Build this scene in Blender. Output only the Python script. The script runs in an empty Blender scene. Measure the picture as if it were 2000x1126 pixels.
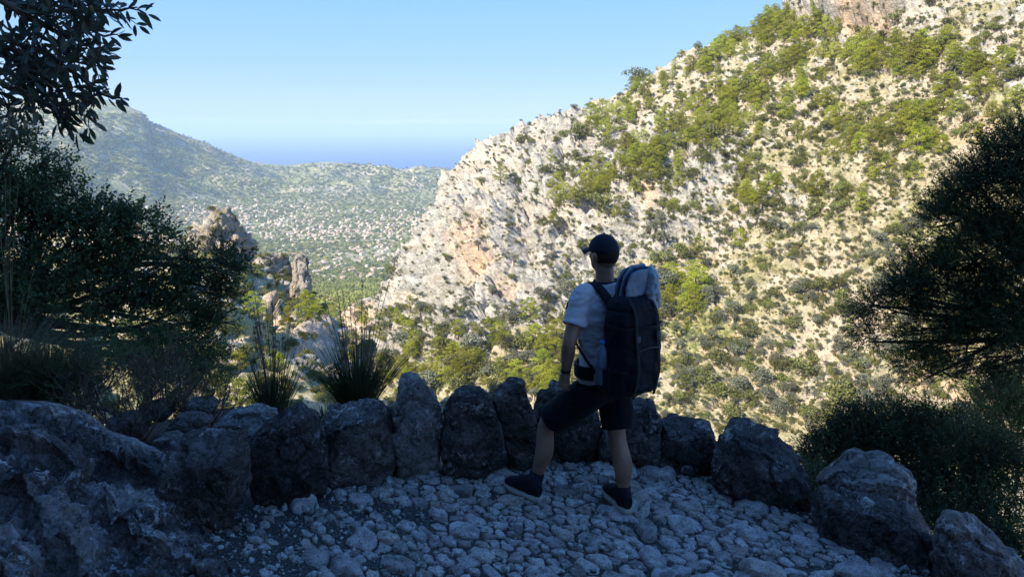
import bpy, bmesh, math, random
import numpy as np
from mathutils import Vector

random.seed(7)
RNG = np.random.default_rng(11)
scene = bpy.context.scene
COL = scene.collection

# ------------------------------------------------------------------ camera
CAM_H = 2.46
PITCH = math.radians(12.1)
FPX = 1455.0                       # focal length in pixels of a 2000 px wide frame
cam_data = bpy.data.cameras.new('camera')
cam_data.sensor_width = 36.0
cam_data.lens = FPX / 2000.0 * 36.0
cam_data.clip_start = 0.05
cam_data.clip_end = 150000.0
cam = bpy.data.objects.new('camera', cam_data)
COL.objects.link(cam)
cam.location = (0, 0, CAM_H)
cam.rotation_euler = (math.radians(90) - PITCH, 0, 0)
scene.camera = cam

# ------------------------------------------------------------------ sky, sun, exposure
SUN_EL = math.radians(36)
SUN_AZ = math.radians(228)          # compass direction the light comes from (0 = +Y, clockwise)
world = bpy.data.worlds.new('World')
scene.world = world
world.use_nodes = True
wn, wl = world.node_tree.nodes, world.node_tree.links
wn.clear()
w_out = wn.new('ShaderNodeOutputWorld')
w_bg = wn.new('ShaderNodeBackground')
w_sky = wn.new('ShaderNodeTexSky')
w_sky.sky_type = 'NISHITA'
w_sky.sun_disc = False
w_sky.sun_elevation = SUN_EL
w_sky.sun_rotation = SUN_AZ
w_sky.altitude = 400
w_sky.air_density = 1.0
w_sky.dust_density = 0.2
w_sky.ozone_density = 3.0
w_bg.inputs['Strength'].default_value = 0.117
# a thin far cloud bank just above the sea horizon (direction based, part of the sky)
w_tc = wn.new('ShaderNodeTexCoord')
w_sep = wn.new('ShaderNodeSeparateXYZ')
wl.new(w_tc.outputs['Generated'], w_sep.inputs[0])
w_mp = wn.new('ShaderNodeMapping'); w_mp.inputs['Scale'].default_value = (9, 9, 160)
wl.new(w_tc.outputs['Generated'], w_mp.inputs[0])
w_no = wn.new('ShaderNodeTexNoise'); w_no.inputs['Scale'].default_value = 1.0; w_no.inputs['Detail'].default_value = 5
wl.new(w_mp.outputs[0], w_no.inputs['Vector'])
w_r = wn.new('ShaderNodeValToRGB')
w_r.color_ramp.elements[0].position = 0.497; w_r.color_ramp.elements[0].color = (0, 0, 0, 1)
w_r.color_ramp.elements[1].position = 0.512; w_r.color_ramp.elements[1].color = (0, 0, 0, 1)
e = w_r.color_ramp.elements.new(0.5035); e.color = (1, 1, 1, 1)
w_ma = wn.new('ShaderNodeMath'); w_ma.operation = 'MULTIPLY_ADD'
w_ma.inputs[1].default_value = 1.0; w_ma.inputs[2].default_value = 0.5
wl.new(w_sep.outputs['Z'], w_ma.inputs[0])
wl.new(w_ma.outputs[0], w_r.inputs[0])
w_r2 = wn.new('ShaderNodeValToRGB')
w_r2.color_ramp.elements[0].position = 0.45; w_r2.color_ramp.elements[1].position = 0.62
wl.new(w_no.outputs[0], w_r2.inputs[0])
w_mu = wn.new('ShaderNodeMath'); w_mu.operation = 'MULTIPLY'
wl.new(w_r.outputs[0], w_mu.inputs[0]); wl.new(w_r2.outputs[0], w_mu.inputs[1])
w_mu2 = wn.new('ShaderNodeMath'); w_mu2.operation = 'MULTIPLY'; w_mu2.inputs[1].default_value = 0.75
wl.new(w_mu.outputs[0], w_mu2.inputs[0])
w_mix = wn.new('ShaderNodeMixRGB'); w_mix.inputs[2].default_value = (7.0, 7.2, 7.6, 1)
# clear-air blue of the whole dome: whitish at the horizon, deeper towards the zenith, the same all round
w_s1 = wn.new('ShaderNodeMixRGB'); w_s1.blend_type = 'MULTIPLY'; w_s1.inputs[0].default_value = 1.0; w_s1.inputs[2].default_value = (.06, .06, .06, 1)
w_g = wn.new('ShaderNodeValToRGB')
stops_ = [(0.0, (2.4, 3.1, 4.0)), (.08, (1.5, 2.6, 4.2)), (.2, (.95, 2.25, 4.6)), (.5, (.60, 1.85, 4.6)), (1.0, (.60, 1.80, 4.6))]
for _k in range(3): w_g.color_ramp.elements.new(.3 + .1 * _k)
for e_, (p_, c_) in zip(w_g.color_ramp.elements, stops_):
    e_.position = p_; e_.color = tuple(x / 8 for x in c_) + (1,)
wl.new(w_sep.outputs['Z'], w_g.inputs[0])
w_g8 = wn.new('ShaderNodeMixRGB'); w_g8.blend_type = 'MULTIPLY'; w_g8.inputs[0].default_value = 1.0; w_g8.inputs[2].default_value = (8, 8, 8, 1)
wl.new(w_g.outputs[0], w_g8.inputs[1])
w_s2 = wn.new('ShaderNodeMixRGB'); w_s2.blend_type = 'ADD'; w_s2.inputs[0].default_value = 1.0
wl.new(w_sky.outputs[0], w_s1.inputs[1]); wl.new(w_s1.outputs[0], w_s2.inputs[1]); wl.new(w_g8.outputs[0], w_s2.inputs[2])
wl.new(w_mu2.outputs[0], w_mix.inputs[0]); wl.new(w_s2.outputs[0], w_mix.inputs[1])
wl.new(w_mix.outputs[0], w_bg.inputs['Color'])
wl.new(w_bg.outputs[0], w_out.inputs['Surface'])

sun_data = bpy.data.lights.new('sun', 'SUN')
sun_data.energy = 5.0
sun_data.angle = math.radians(0.53)
sun_data.color = (1.0, 0.90, 0.75)
sun = bpy.data.objects.new('sun', sun_data)
COL.objects.link(sun)
sdir = Vector((math.sin(SUN_AZ) * math.cos(SUN_EL), math.cos(SUN_AZ) * math.cos(SUN_EL), math.sin(SUN_EL)))
sun.rotation_euler = sdir.to_track_quat('Z', 'Y').to_euler()
sun.location = sdir * 50

vs = scene.view_settings
vs.view_transform = 'Standard'; vs.look = 'None'; vs.gamma = 1.0; vs.use_curve_mapping = False
vs.exposure = 1.08
scene.cycles.use_denoising = True
scene.cycles.max_bounces = 6
scene.cycles.diffuse_bounces = 3
scene.cycles.volume_bounces = 1
scene.cycles.transparent_max_bounces = 16
scene.cycles.volume_max_steps = 64

# ------------------------------------------------------------------ projection helpers (pixels of the 2000x1126 photograph)
CP, SP = math.cos(PITCH), math.sin(PITCH)
def W(px, py, Y):
    """world point on the ray through a pixel at world depth y=Y"""
    px = np.asarray(px, float); py = np.asarray(py, float); Y = np.asarray(Y, float)
    cx = (px - 1000.0) / FPX; cy = -(py - 563.0) / FPX
    dy = CP + cy * SP; dz = -SP + cy * CP
    return np.stack(np.broadcast_arrays(cx / dy * Y, Y, CAM_H + dz / dy * Y), -1)
def V(px, py, Y): return Vector(W(px, py, Y).tolist())
def G(px, py, z=0.0):
    cy = -(py - 563.0) / FPX
    dy = CP + cy * SP; dz = -SP + cy * CP
    return W(px, py, (z - CAM_H) / dz * dy)
def project(P):
    P = np.asarray(P, float)
    yy, zz = P[..., 1], P[..., 2] - CAM_H
    d = yy * CP - zz * SP
    u = yy * SP + zz * CP
    return 1000 + FPX * P[..., 0] / d, 563 - FPX * u / d, d

# ------------------------------------------------------------------ numpy noise
def _hash(ix, iy, iz, seed):
    h = (ix.astype(np.int64) * 374761393 + iy.astype(np.int64) * 668265263 + iz.astype(np.int64) * 2147483647 + seed * 1274126177) & 0xffffffff
    h = ((h ^ (h >> 13)) * 1274126177) & 0xffffffff
    h = h ^ (h >> 16)
    return h
_G = np.array([[1,1,0],[-1,1,0],[1,-1,0],[-1,-1,0],[1,0,1],[-1,0,1],[1,0,-1],[-1,0,-1],[0,1,1],[0,-1,1],[0,1,-1],[0,-1,-1]], float)
def perlin(P, seed=0):
    P = np.asarray(P, float)
    x, y, z = P[..., 0], P[..., 1], P[..., 2]
    xi, yi, zi = np.floor(x), np.floor(y), np.floor(z)
    xf, yf, zf = x - xi, y - yi, z - zi
    u = xf*xf*xf*(xf*(xf*6-15)+10); v = yf*yf*yf*(yf*(yf*6-15)+10); w = zf*zf*zf*(zf*(zf*6-15)+10)
    r = 0
    for dx in (0, 1):
        for dy in (0, 1):
            for dz in (0, 1):
                g = _G[_hash(xi+dx, yi+dy, zi+dz, seed) % 12]
                d = g[..., 0]*(xf-dx) + g[..., 1]*(yf-dy) + g[..., 2]*(zf-dz)
                r = r + d * (u if dx else 1-u) * (v if dy else 1-v) * (w if dz else 1-w)
    return r
def fbm(P, octv=4, seed=0, gain=0.5, lac=2.03):
    P = np.asarray(P, float); a = 1.0; r = 0; s = 0
    for i in range(octv):
        r = r + a * perlin(P, seed + i * 17); s += a; a *= gain; P = P * lac + 13.7
    return r / s
def ridged(P, octv=4, seed=0, gain=0.5, lac=2.07):
    P = np.asarray(P, float); a = 1.0; r = 0; s = 0
    for i in range(octv):
        r = r + a * (1 - np.abs(perlin(P, seed + i * 17)) * 2.2); s += a; a *= gain; P = P * lac + 7.3
    return r / s
def facet(P, seed=0):
    """cellular noise: (tilted-plane offset per cell, distance to the nearest crack)"""
    P = np.asarray(P, float); sh = P.shape[:-1]; P = P.reshape(-1, 3); I = np.floor(P)
    f1 = np.full(len(P), 9.0); f2 = np.full(len(P), 9.0); best = np.zeros((len(P), 3)); bid = np.zeros(len(P), np.int64)
    for dx in (-1, 0, 1):
        for dy in (-1, 0, 1):
            for dz in (-1, 0, 1):
                C = I + [dx, dy, dz]; h = _hash(C[:, 0], C[:, 1], C[:, 2], seed)
                Q = C + np.stack([(h & 1023) / 1023., ((h >> 10) & 1023) / 1023., ((h >> 20) & 1023) / 1023.], -1)
                d = ((P - Q) ** 2).sum(-1); m = d < f1
                f2 = np.where(m, f1, np.minimum(f2, d)); best[m] = Q[m]; bid = np.where(m, h, bid); f1 = np.where(m, d, f1)
    k = bid.astype(float); dr = norm(np.stack([np.sin(k * .731), np.sin(k * 1.317 + 1), np.sin(k * 2.113 + 2)], -1))
    val = ((P - best) * dr).sum(-1) + .35 * np.sin(k * .517)
    return val.reshape(sh), (np.sqrt(f2) - np.sqrt(f1)).reshape(sh)
def sstep(a, b, x):
    t = np.clip((x - a) / (b - a), 0, 1); return t * t * (3 - 2 * t)

# ------------------------------------------------------------------ mesh / object helpers
def mesh_np(name, verts, faces, mats=None, smooth=False, mat_idx=None):
    verts = np.asarray(verts, np.float32).reshape(-1, 3)
    me = bpy.data.meshes.new(name)
    if not isinstance(faces, (list, tuple)): faces = [faces]
    faces = [np.asarray(f, np.int32) for f in faces if len(f)]
    me.vertices.add(len(verts)); me.vertices.foreach_set('co', verts.ravel())
    nl = sum(f.size for f in faces); npo = sum(len(f) for f in faces)
    me.loops.add(nl); me.loops.foreach_set('vertex_index', np.concatenate([f.ravel() for f in faces]))
    me.polygons.add(npo)
    starts = []; o = 0
    for f in faces:
        starts.append(np.arange(len(f)) * f.shape[1] + o); o += f.size
    me.polygons.foreach_set('loop_start', np.concatenate(starts).astype(np.int32))
    if smooth: me.polygons.foreach_set('use_smooth', np.ones(npo, bool))
    for m in (mats or []): me.materials.append(m)
    if mat_idx is not None: me.polygons.foreach_set('material_index', np.asarray(mat_idx, np.int32))
    me.update(calc_edges=True)
    return me
def tag(o, label=None, cat=None, group=None, kind=None):
    if label: o['label'] = label
    if cat: o['category'] = cat
    if group: o['group'] = group
    if kind: o['kind'] = kind
    return o
def link(name, data, loc=(0, 0, 0), parent=None, rotz=0.0, scale=None):
    o = bpy.data.objects.new(name, data)
    COL.objects.link(o)
    o.location = loc
    if rotz: o.rotation_euler = (0, 0, rotz)
    if scale is not None: o.scale = scale
    if parent is not None: o.parent = parent
    return o
def thing(name, loc, label, cat, group=None, rotz=0.0):
    o = link(name, None, loc, None, rotz); o.empty_display_size = 0.1
    return tag(o, label, cat, group)
def part(name, verts, faces, mats, root, smooth=False, mat_idx=None, kind=None, parent=None):
    """verts in world coordinates; placed relative to the unrotated root Empty"""
    l = np.array(root.location)
    me = mesh_np(name, np.asarray(verts) - l, faces, mats, smooth, mat_idx)
    o = link(name, me, (0, 0, 0), parent or root)
    if kind: o['kind'] = kind
    return o
def solo(name, verts, faces, mats, base, label=None, cat=None, group=None, kind=None, smooth=False, mat_idx=None):
    me = mesh_np(name, np.asarray(verts) - np.array(base), faces, mats, smooth, mat_idx)
    return tag(link(name, me, tuple(base)), label, cat, group, kind)
def merge(lst):
    """[(verts, faces)] with same face arity -> one"""
    vs_, fs_, o = [], [], 0
    for v, f in lst:
        vs_.append(v); fs_.append(np.asarray(f) + o); o += len(v)
    return np.concatenate(vs_), np.concatenate(fs_)
def grid_faces(nr, nc, wrap=False):
    i = np.arange(nr - 1)[:, None]; j = np.arange(nc if wrap else nc - 1)[None, :]
    j2 = (j + 1) % nc
    return np.stack([i*nc+j, i*nc+j2, (i+1)*nc+j2, (i+1)*nc+j], -1).reshape(-1, 4)
_ico = {}
def ico(n):
    if n not in _ico:
        bm = bmesh.new(); bmesh.ops.create_icosphere(bm, subdivisions=n, radius=1.0)
        bm.verts.ensure_lookup_table()
        _ico[n] = (np.array([v.co[:] for v in bm.verts]), np.array([[v.index for v in f.verts] for f in bm.faces]))
        bm.free()
    return _ico[n]
def norm(a): return a / np.maximum(np.linalg.norm(a, axis=-1, keepdims=True), 1e-9)

# ------------------------------------------------------------------ materials
class NT:
    def __init__(s, name):
        s.m = bpy.data.materials.new(name); s.m.use_nodes = True
        s.n, s.l = s.m.node_tree.nodes, s.m.node_tree.links
        s.n.clear(); s.out = s.n.new('ShaderNodeOutputMaterial')
        s.b = s.n.new('ShaderNodeBsdfPrincipled'); s.l.new(s.b.outputs[0], s.out.inputs['Surface'])
        s.b.inputs['Roughness'].default_value = 0.9
        s.b.inputs['Specular IOR Level'].default_value = 0.2
        s.tc = s.n.new('ShaderNodeTexCoord'); s.geo = s.n.new('ShaderNodeNewGeometry'); s.oi = s.n.new('ShaderNodeObjectInfo')
    def world(s): return s.geo.outputs['Position']
    def obj(s): return s.tc.outputs['Object']
    def map(s, v, scale=(1,1,1), rot=(0,0,0)):
        n = s.n.new('ShaderNodeMapping'); n.inputs['Scale'].default_value = scale; n.inputs['Rotation'].default_value = rot
        s.l.new(v, n.inputs[0]); return n.outputs[0]
    def noise(s, v, scale, detail=4, rough=0.55, dist=0.0, fac=True):
        n = s.n.new('ShaderNodeTexNoise'); n.inputs['Scale'].default_value = scale; n.inputs['Detail'].default_value = detail
        n.inputs['Roughness'].default_value = rough; n.inputs['Distortion'].default_value = dist
        s.l.new(v, n.inputs['Vector']); return n.outputs[0]
    def voro(s, v, scale, feature='F1', rnd=1.0):
        n = s.n.new('ShaderNodeTexVoronoi'); n.feature = feature; n.inputs['Scale'].default_value = scale
        s.l.new(v, n.inputs['Vector']); return n.outputs[0]
    def ramp(s, f, stops):
        n = s.n.new('ShaderNodeValToRGB'); cr = n.color_ramp
        while len(cr.elements) < len(stops): cr.elements.new(0.5)
        for e_, (p, c) in zip(cr.elements, stops):
            e_.position = p; e_.color = (c, c, c, 1) if isinstance(c, (int, float)) else tuple(c) + (1,)
        s.l.new(f, n.inputs[0]); return n.outputs[0]
    def mix(s, f, a, b, mode='MIX'):
        n = s.n.new('ShaderNodeMixRGB'); n.blend_type = mode
        for k, x in ((0, f), (1, a), (2, b)):
            if isinstance(x, (int, float)): n.inputs[k].default_value = x if k == 0 else (x, x, x, 1)
            elif isinstance(x, tuple): n.inputs[k].default_value = x + (1,)
            else: s.l.new(x, n.inputs[k])
        return n.outputs[0]
    def math(s, op, a, b=0.0, c=None):
        n = s.n.new('ShaderNodeMath'); n.operation = op
        for k, x in ((0, a), (1, b), (2, c)):
            if x is None: continue
            if isinstance(x, (int, float)): n.inputs[k].default_value = x
            else: s.l.new(x, n.inputs[k])
        return n.outputs[0]
    def attr(s, name):
        n = s.n.new('ShaderNodeAttribute'); n.attribute_name = name
        q = s.n.new('ShaderNodeSeparateXYZ'); s.l.new(n.outputs['Color'], q.inputs[0]); return q.outputs
    def color(s, c):
        if isinstance(c, tuple): s.b.inputs['Base Color'].default_value = c + (1,)
        else: s.l.new(c, s.b.inputs['Base Color'])
        return s
    def bump(s, h, strength=0.5, dist=0.02):
        n = s.n.new('ShaderNodeBump'); n.inputs['Strength'].default_value = strength; n.inputs['Distance'].default_value = dist
        s.l.new(h, n.inputs['Height']); s.l.new(n.outputs[0], s.b.inputs['Normal']); return s
    def rough(s, r, spec=None):
        s.b.inputs['Roughness'].default_value = r
        if spec is not None: s.b.inputs['Specular IOR Level'].default_value = spec
        return s

def leaf_mat(name, c1, c2, c3, trans=0.35, nscale=3.0, rough=0.55):
    """foliage: two-tone by noise and by plant, part of the light passes through"""
    t = NT(name)
    n1 = t.noise(t.world(), nscale, 3)
    r = t.ramp(n1, [(0.3, c1), (0.5, c2), (0.72, c3)])
    hs = t.n.new('ShaderNodeHueSaturation')
    t.l.new(r, hs.inputs['Color'])
    t.l.new(t.math('MULTIPLY_ADD', t.oi.outputs['Random'], 0.028, 0.486), hs.inputs['Hue'])
    t.l.new(t.math('MULTIPLY_ADD', t.oi.outputs['Random'], 0.7, 0.68), hs.inputs['Value'])
    t.color(hs.outputs[0]); t.rough(rough, 0.3)
    tr = t.n.new('ShaderNodeBsdfTranslucent'); t.l.new(hs.outputs[0], tr.inputs[0])
    mx = t.n.new('ShaderNodeMixShader'); mx.inputs[0].default_value = trans
    t.l.new(t.b.outputs[0], mx.inputs[1]); t.l.new(tr.outputs[0], mx.inputs[2])
    t.l.new(mx.outputs[0], t.out.inputs['Surface'])
    return t.m
LAND = [(1178, 480, "the hiker's cap"), (1240, 650, 'the backpack'), (1035, 604, 'the lone round pine'), (1270, 385, 'the orange hollow'), (1350, 575, 'the dense pine clump'), (940, 480, 'the yellow rock face'),
  (1480, 372, 'the small slanting pine row'), (1588, 368, 'the lone pointed pine'), (1640, 765, 'the bright green thicket'), (1610, 550, 'the round light green tree'), (1700, 40, 'the upper cliff'), (1945, 90, 'the scree chute'),
  (1855, 255, 'the biggest bright pine'), (1405, 692, 'the dark green terrace bush'), (978, 345, 'the pine on the bare shoulder'), (1300, 150, 'the middle of the skyline crest'), (1500, 50, 'the upper end of the skyline'), (1080, 225, 'the low end of the skyline'),
  (905, 690, 'the gully pines'), (812, 735, 'the tall grey standing stone'), (920, 752, 'the round-topped standing stone'), (700, 700, 'the tall grass stalks'), (590, 540, 'the rock needle'), (545, 500, 'the blocky crag'), (430, 430, 'the broad tan crag'),
  (630, 670, 'the slab crag'), (1345, 822, 'the low flat-topped block'), (1464, 834, 'the hunched boulder'), (1750, 500, 'the feathery tree'), (1400, 200, 'the slanting pine band'), (820, 420, 'the foot of the bare nose'), (560, 316, 'the saddle before the sea'), (300, 250, 'the far bluff'), (330, 420, "the dark tree's top"), (700, 420, 'the middle of the town')]
def where(px, py, skip=''):
    best = min((l for l in LAND if l[2] != skip), key=lambda l: (px - l[0]) ** 2 + (1.3 * (py - l[1])) ** 2)
    dx, dy = px - best[0], py - best[1]; r = math.hypot(dx, dy); a = abs(dx) / (abs(dy) + 1e-6)
    v, h = ('above' if dy < 0 else 'below'), ('right of' if dx > 0 else 'left of')
    rel = v if a < .45 else (h if a > 2.2 else v + ' and ' + h)
    q = 'close ' if r < 30 else ('' if r < 75 else 'well ')
    return (q + rel + ' ' + best[2]).strip()
def size_word(s, a, b): return 'small' if s < a else ('middle-sized' if s < b else 'large')
M = {}
M['pine'] = leaf_mat('pine_foliage', (.15,.175,.018), (.32,.335,.03), (.44,.43,.05), 0.5, 0.25)
M['scrub'] = leaf_mat('scrub_foliage', (.085,.095,.028), (.15,.16,.042), (.25,.245,.07), 0.3, 0.5)
M['dry'] = leaf_mat('dry_grass_foliage', (.16,.15,.06), (.28,.25,.10), (.42,.36,.17), 0.3, 0.5)
M['olive_far'] = leaf_mat('olive_foliage_far', (.10,.11,.07), (.145,.15,.095), (.19,.19,.125), 0.2, 0.5)
M['wood_far'] = leaf_mat('woodland_foliage', (.17,.195,.055), (.26,.28,.08), (.36,.35,.115), 0.3, 0.01)
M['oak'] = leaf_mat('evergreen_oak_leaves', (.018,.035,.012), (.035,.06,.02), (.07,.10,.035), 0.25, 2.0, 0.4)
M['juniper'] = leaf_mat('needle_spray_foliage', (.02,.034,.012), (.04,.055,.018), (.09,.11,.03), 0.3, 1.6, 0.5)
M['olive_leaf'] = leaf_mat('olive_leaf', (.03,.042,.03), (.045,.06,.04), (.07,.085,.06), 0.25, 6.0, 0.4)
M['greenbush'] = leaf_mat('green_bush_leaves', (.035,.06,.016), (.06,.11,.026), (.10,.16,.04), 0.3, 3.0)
t = NT('bark'); n1 = t.noise(t.obj(), 14, 5); t.color(t.ramp(n1, [(.3,(.03,.022,.016)),(.7,(.10,.08,.062))])); t.bump(t.noise(t.obj(), 40, 4), .6, .02); M['bark'] = t.m
t = NT('far_bark'); t.color((.09,.07,.055)); M['bark_far'] = t.m
t = NT('dead_twig'); n1 = t.noise(t.world(), 9, 3); t.color(t.ramp(n1, [(.35,(.08,.055,.042)),(.65,(.22,.13,.095))])); M['twig'] = t.m
t = NT('grass_blade'); n1 = t.noise(t.world(), 5, 3); t.color(t.ramp(n1, [(.3,(.025,.04,.012)),(.55,(.06,.08,.028)),(.75,(.15,.14,.06))])); t.rough(.6); M['grass'] = t.m
t = NT('grass_stalk'); n1 = t.noise(t.world(), 7, 3); t.color(t.ramp(n1, [(.3,(.05,.045,.022)),(.7,(.17,.14,.075))])); t.rough(.7); M['stalk'] = t.m
# ================================================================== far landscape
# valley floor, hills, sea
_floor_r = np.array([300, 500, 1000, 1500, 1800, 2600, 3300, 4500, 6500, 9000, 80000.])
_floor_z = np.array([-95, -121, -212, -300, -317, -349, -335, -330, -440, -480, -480.])
_sky_px = np.array([-900, -300, -100, 40, 120, 190, 240, 285, 300, 350, 400, 450, 490, 530, 560, 600, 650, 700, 800, 900, 1000, 1300, 2600.])
_sky_py = np.array([160, 170, 200, 222, 212, 204, 216, 231, 252, 268, 281, 300, 309, 313, 316, 309, 308, 314, 322, 331, 336, 338, 330.])
def valley_z(x, y):
    x = np.asarray(x, float); y = np.asarray(y, float)
    t_ = x / y; px = 1000 + FPX * t_ / 0.985
    r = y
    D = np.interp(px, [-900, 300, 520, 1000], [3900, 4300, 5000, 5200])
    py = np.interp(px, _sky_px, _sky_py) - 18 * (1 - sstep(260, 420, px)) + 9 * sstep(400, 520, px)
    ang = PITCH + np.arctan((py - 563) / FPX)
    zs = CAM_H - D * np.tan(ang)
    base = np.interp(r, _floor_r, _floor_z)
    r0 = np.interp(px, [-300, 60, 250, 420, 560, 1000], [900, 1600, 2300, 2900, 3300, 3300])
    s = np.clip((r - r0) / (D - r0), 0, 1)
    s = np.interp(s, [0, .25, .5, .75, 1], [0, .13, .38, .70, 1.0])
    P = np.stack([x / 900, y / 900, np.zeros_like(x)], -1)
    n1 = ridged(P, 5, 3); n2 = fbm(P * 3.1, 5, 9)
    bf = np.interp(r, _floor_r, _floor_z); z0 = np.interp(r0, _floor_r, _floor_z)
    z = np.where(r <= r0, base, z0 + (zs - z0) * s)
    amp = sstep(0.0, 0.35, s) * (1 - 0.88 * sstep(0.75, 1.0, s))
    z = z + amp * (n1 - 0.45) * 120 + amp * n2 * 70 + sstep(700, 1400, r) * 10 * n2
    z = z + sstep(0.8, 1.0, s) * n2 * 14
    back = sstep(0, 1, (r - D) / 1500)
    z = np.where(r > D, z * (1 - back) + (-520) * back, z)
    # low wooded foothill behind the nose of the mountainside
    z = z + 55 * np.exp(-(((px - 900) / 90) ** 2 + ((r - 2500) / 320) ** 2))
    z = z + 22 * np.exp(-(((px - 330) / 120) ** 2 + ((r - 2900) / 260) ** 2))
    return z
px_ = np.linspace(-900, 1750, 560)
r_ = np.geomspace(420, 6700, 520)
TT, RR = np.meshgrid((px_ - 1000) / FPX * 0.985, r_)
X_, Y_ = TT * RR, RR
Z_ = valley_z(X_, Y_)
vp = np.stack([X_, Y_, Z_], -1)
def valley_fast(x, y):
    """bilinear look-up in the grid above"""
    a = ((x / y / 0.985 * FPX + 1000) + 900) / 2650 * 559; b = np.log(y / 420) / np.log(6700 / 420) * 519
    a = np.clip(a, 0, 558.99); b = np.clip(b, 0, 518.99); i = a.astype(int); j = b.astype(int); fa = a - i; fb = b - j
    return (Z_[j, i]*(1-fa) + Z_[j, i+1]*fa)*(1-fb) + (Z_[j+1, i]*(1-fa) + Z_[j+1, i+1]*fa)*fb
t = NT('valley_ground')
w = t.world()
fz = t.noise(w, 0.0035, 5, .6)
fine = t.noise(t.map(w, (1, 1, .3)), 0.03, 6, .7)
c_wood = t.ramp(fine, [(.35, (.10,.12,.04)), (.46, (.18,.195,.07)), (.60, (.27,.27,.11)), (.72, (.50,.44,.27))])
c_open = t.ramp(fine, [(.32, (.14,.15,.07)), (.45, (.26,.25,.13)), (.56, (.40,.35,.22)), (.68, (.58,.48,.34))])
f1 = t.ramp(fz, [(.47, 0.0), (.60, 1.0)])
c = t.mix(f1, c_wood, c_open)
far_rock = t.ramp(t.noise(w, .011, 6, .75), [(.56, 0.0), (.64, 1.0)])
c = t.mix(t.math('MULTIPLY', far_rock, .6), c, (.42,.36,.30))
t.color(c); t.bump(t.noise(w, 0.05, 5, .7), 1.0, 10.0)
M['valley'] = t.m
valley = solo('valley_ground', vp.reshape(-1, 3), grid_faces(*TT.shape), [M['valley']], (0, 2500, -350), kind='structure', smooth=True,
              label='hazy wooded valley and low mountains running down to the sea')

# sea
t = NT('sea_water'); n1 = t.noise(t.map(t.world(), (1, .35, 1)), .002, 4); t.color(t.ramp(n1, [(.3,(.006,.05,.26)),(.7,(.012,.075,.32))])); t.rough(.45, .3)
M['sea'] = t.m
SEA_Z = -450.0
sx = np.array([-70000., -20000, 0, 20000, 70000.]); sy = np.array([4300., 12000, 30000, 68000.])
SX, SY = np.meshgrid(sx, sy)
solo('sea', np.stack([SX, SY, SX * 0 + SEA_Z], -1).reshape(-1, 3), grid_faces(4, 5), [M['sea']], (0, 9000, SEA_Z), kind='structure', label='calm blue sea beyond the coastal hills')

# haze: one closed box round everything
bx = np.array([[x, y, z] for x in (-72000., 72000.) for y in (-150., 69000.) for z in (-462.0, 215.0)])
bf_ = np.array([[0,1,3,2],[4,6,7,5],[0,4,5,1],[2,3,7,6],[0,2,6,4],[1,5,7,3]])
hm = bpy.data.materials.new('haze_air'); hm.use_nodes = True
hn = hm.node_tree.nodes; hn.clear(); ho = hn.new('ShaderNodeOutputMaterial'); hv = hn.new('ShaderNodeVolumePrincipled')
hv.inputs['Color'].default_value = (.60, .76, 1.0, 1); hv.inputs['Density'].default_value = 7.4e-5
hv.inputs['Anisotropy'].default_value = 0.0
hm.node_tree.links.new(hv.outputs[0], ho.inputs['Volume'])
hz = link('haze', mesh_np('haze', bx, bf_, [hm])); tag(hz, kind='stuff')

# ------------------------------------------------------------------ town houses
def house_mesh(k):
    w_, d_, h_ = [(9, 7, 5.5), (12, 8, 6), (15, 9, 6.5), (11, 10, 8), (18, 9, 6)][k]
    vv = []; ff = []; mi = []
    w2, d2 = w_/2, d_/2
    vv += [(-w2,-d2,-4),(w2,-d2,-4),(w2,d2,-4),(-w2,d2,-4),(-w2,-d2,h_),(w2,-d2,h_),(w2,d2,h_),(-w2,d2,h_),(-w2,0,h_+1.6),(w2,0,h_+1.6)]
    q = [[0,1,5,4],[1,2,6,5],[2,3,7,6],[3,0,4,7]]
    e_ = .5
    r = [(-w2-e_,-d2-e_,h_-.1),(w2+e_,-d2-e_,h_-.1),(w2+e_,0,h_+1.9),(-w2-e_,0,h_+1.9),(-w2-e_,d2+e_,h_-.1),(w2+e_,d2+e_,h_-.1)]
    o = len(vv); vv += r; q += [[o,o+1,o+2,o+3],[o+3,o+2,o+5,o+4]]
    tri = [[5,6,9],[7,4,8]]
    mi = [0,0,0,0,1,1] + [0,0]
    # window openings as slightly proud dark shutters on the long wall
    nw = int(w_ // 3)
    for a in range(nw):
        for s_ in (1, 3.8):
            x = -w2 + (a + .5) * w_ / nw
            o = len(vv); vv += [(x-.5,-d2-.06,s_),(x+.5,-d2-.06,s_),(x+.5,-d2-.06,s_+1.4),(x-.5,-d2-.06,s_+1.4)]
            q.append([o,o+1,o+2,o+3]); mi.insert(len(q)-1, 2)
    return np.array(vv, float), np.array(q), np.array(tri), mi
t = NT('house_render'); r = t.ramp(t.oi.outputs['Random'], [(0,(.60,.53,.43)),(.3,(.56,.44,.33)),(.6,(.66,.61,.52)),(.85,(.54,.40,.29)),(1,(.70,.66,.58))]); t.color(r); M['h_wall'] = t.m
t = NT('roof_tiles'); r = t.ramp(t.oi.outputs['Random'], [(0,(.40,.23,.15)),(.35,(.50,.33,.23)),(.7,(.50,.38,.28)),(1,(.60,.50,.40))]); t.color(r); M['h_roof'] = t.m
t = NT('shutter'); t.color((.07,.11,.07)); M['h_win'] = t.m
h_me = []
for k in range(5):
    v, q, tr, mi = house_mesh(k)
    h_me.append((mesh_np('house', v, [q, tr], [M['h_wall'], M['h_roof'], M['h_win']], mat_idx=mi), v, q, tr, mi))
hp = []
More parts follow.
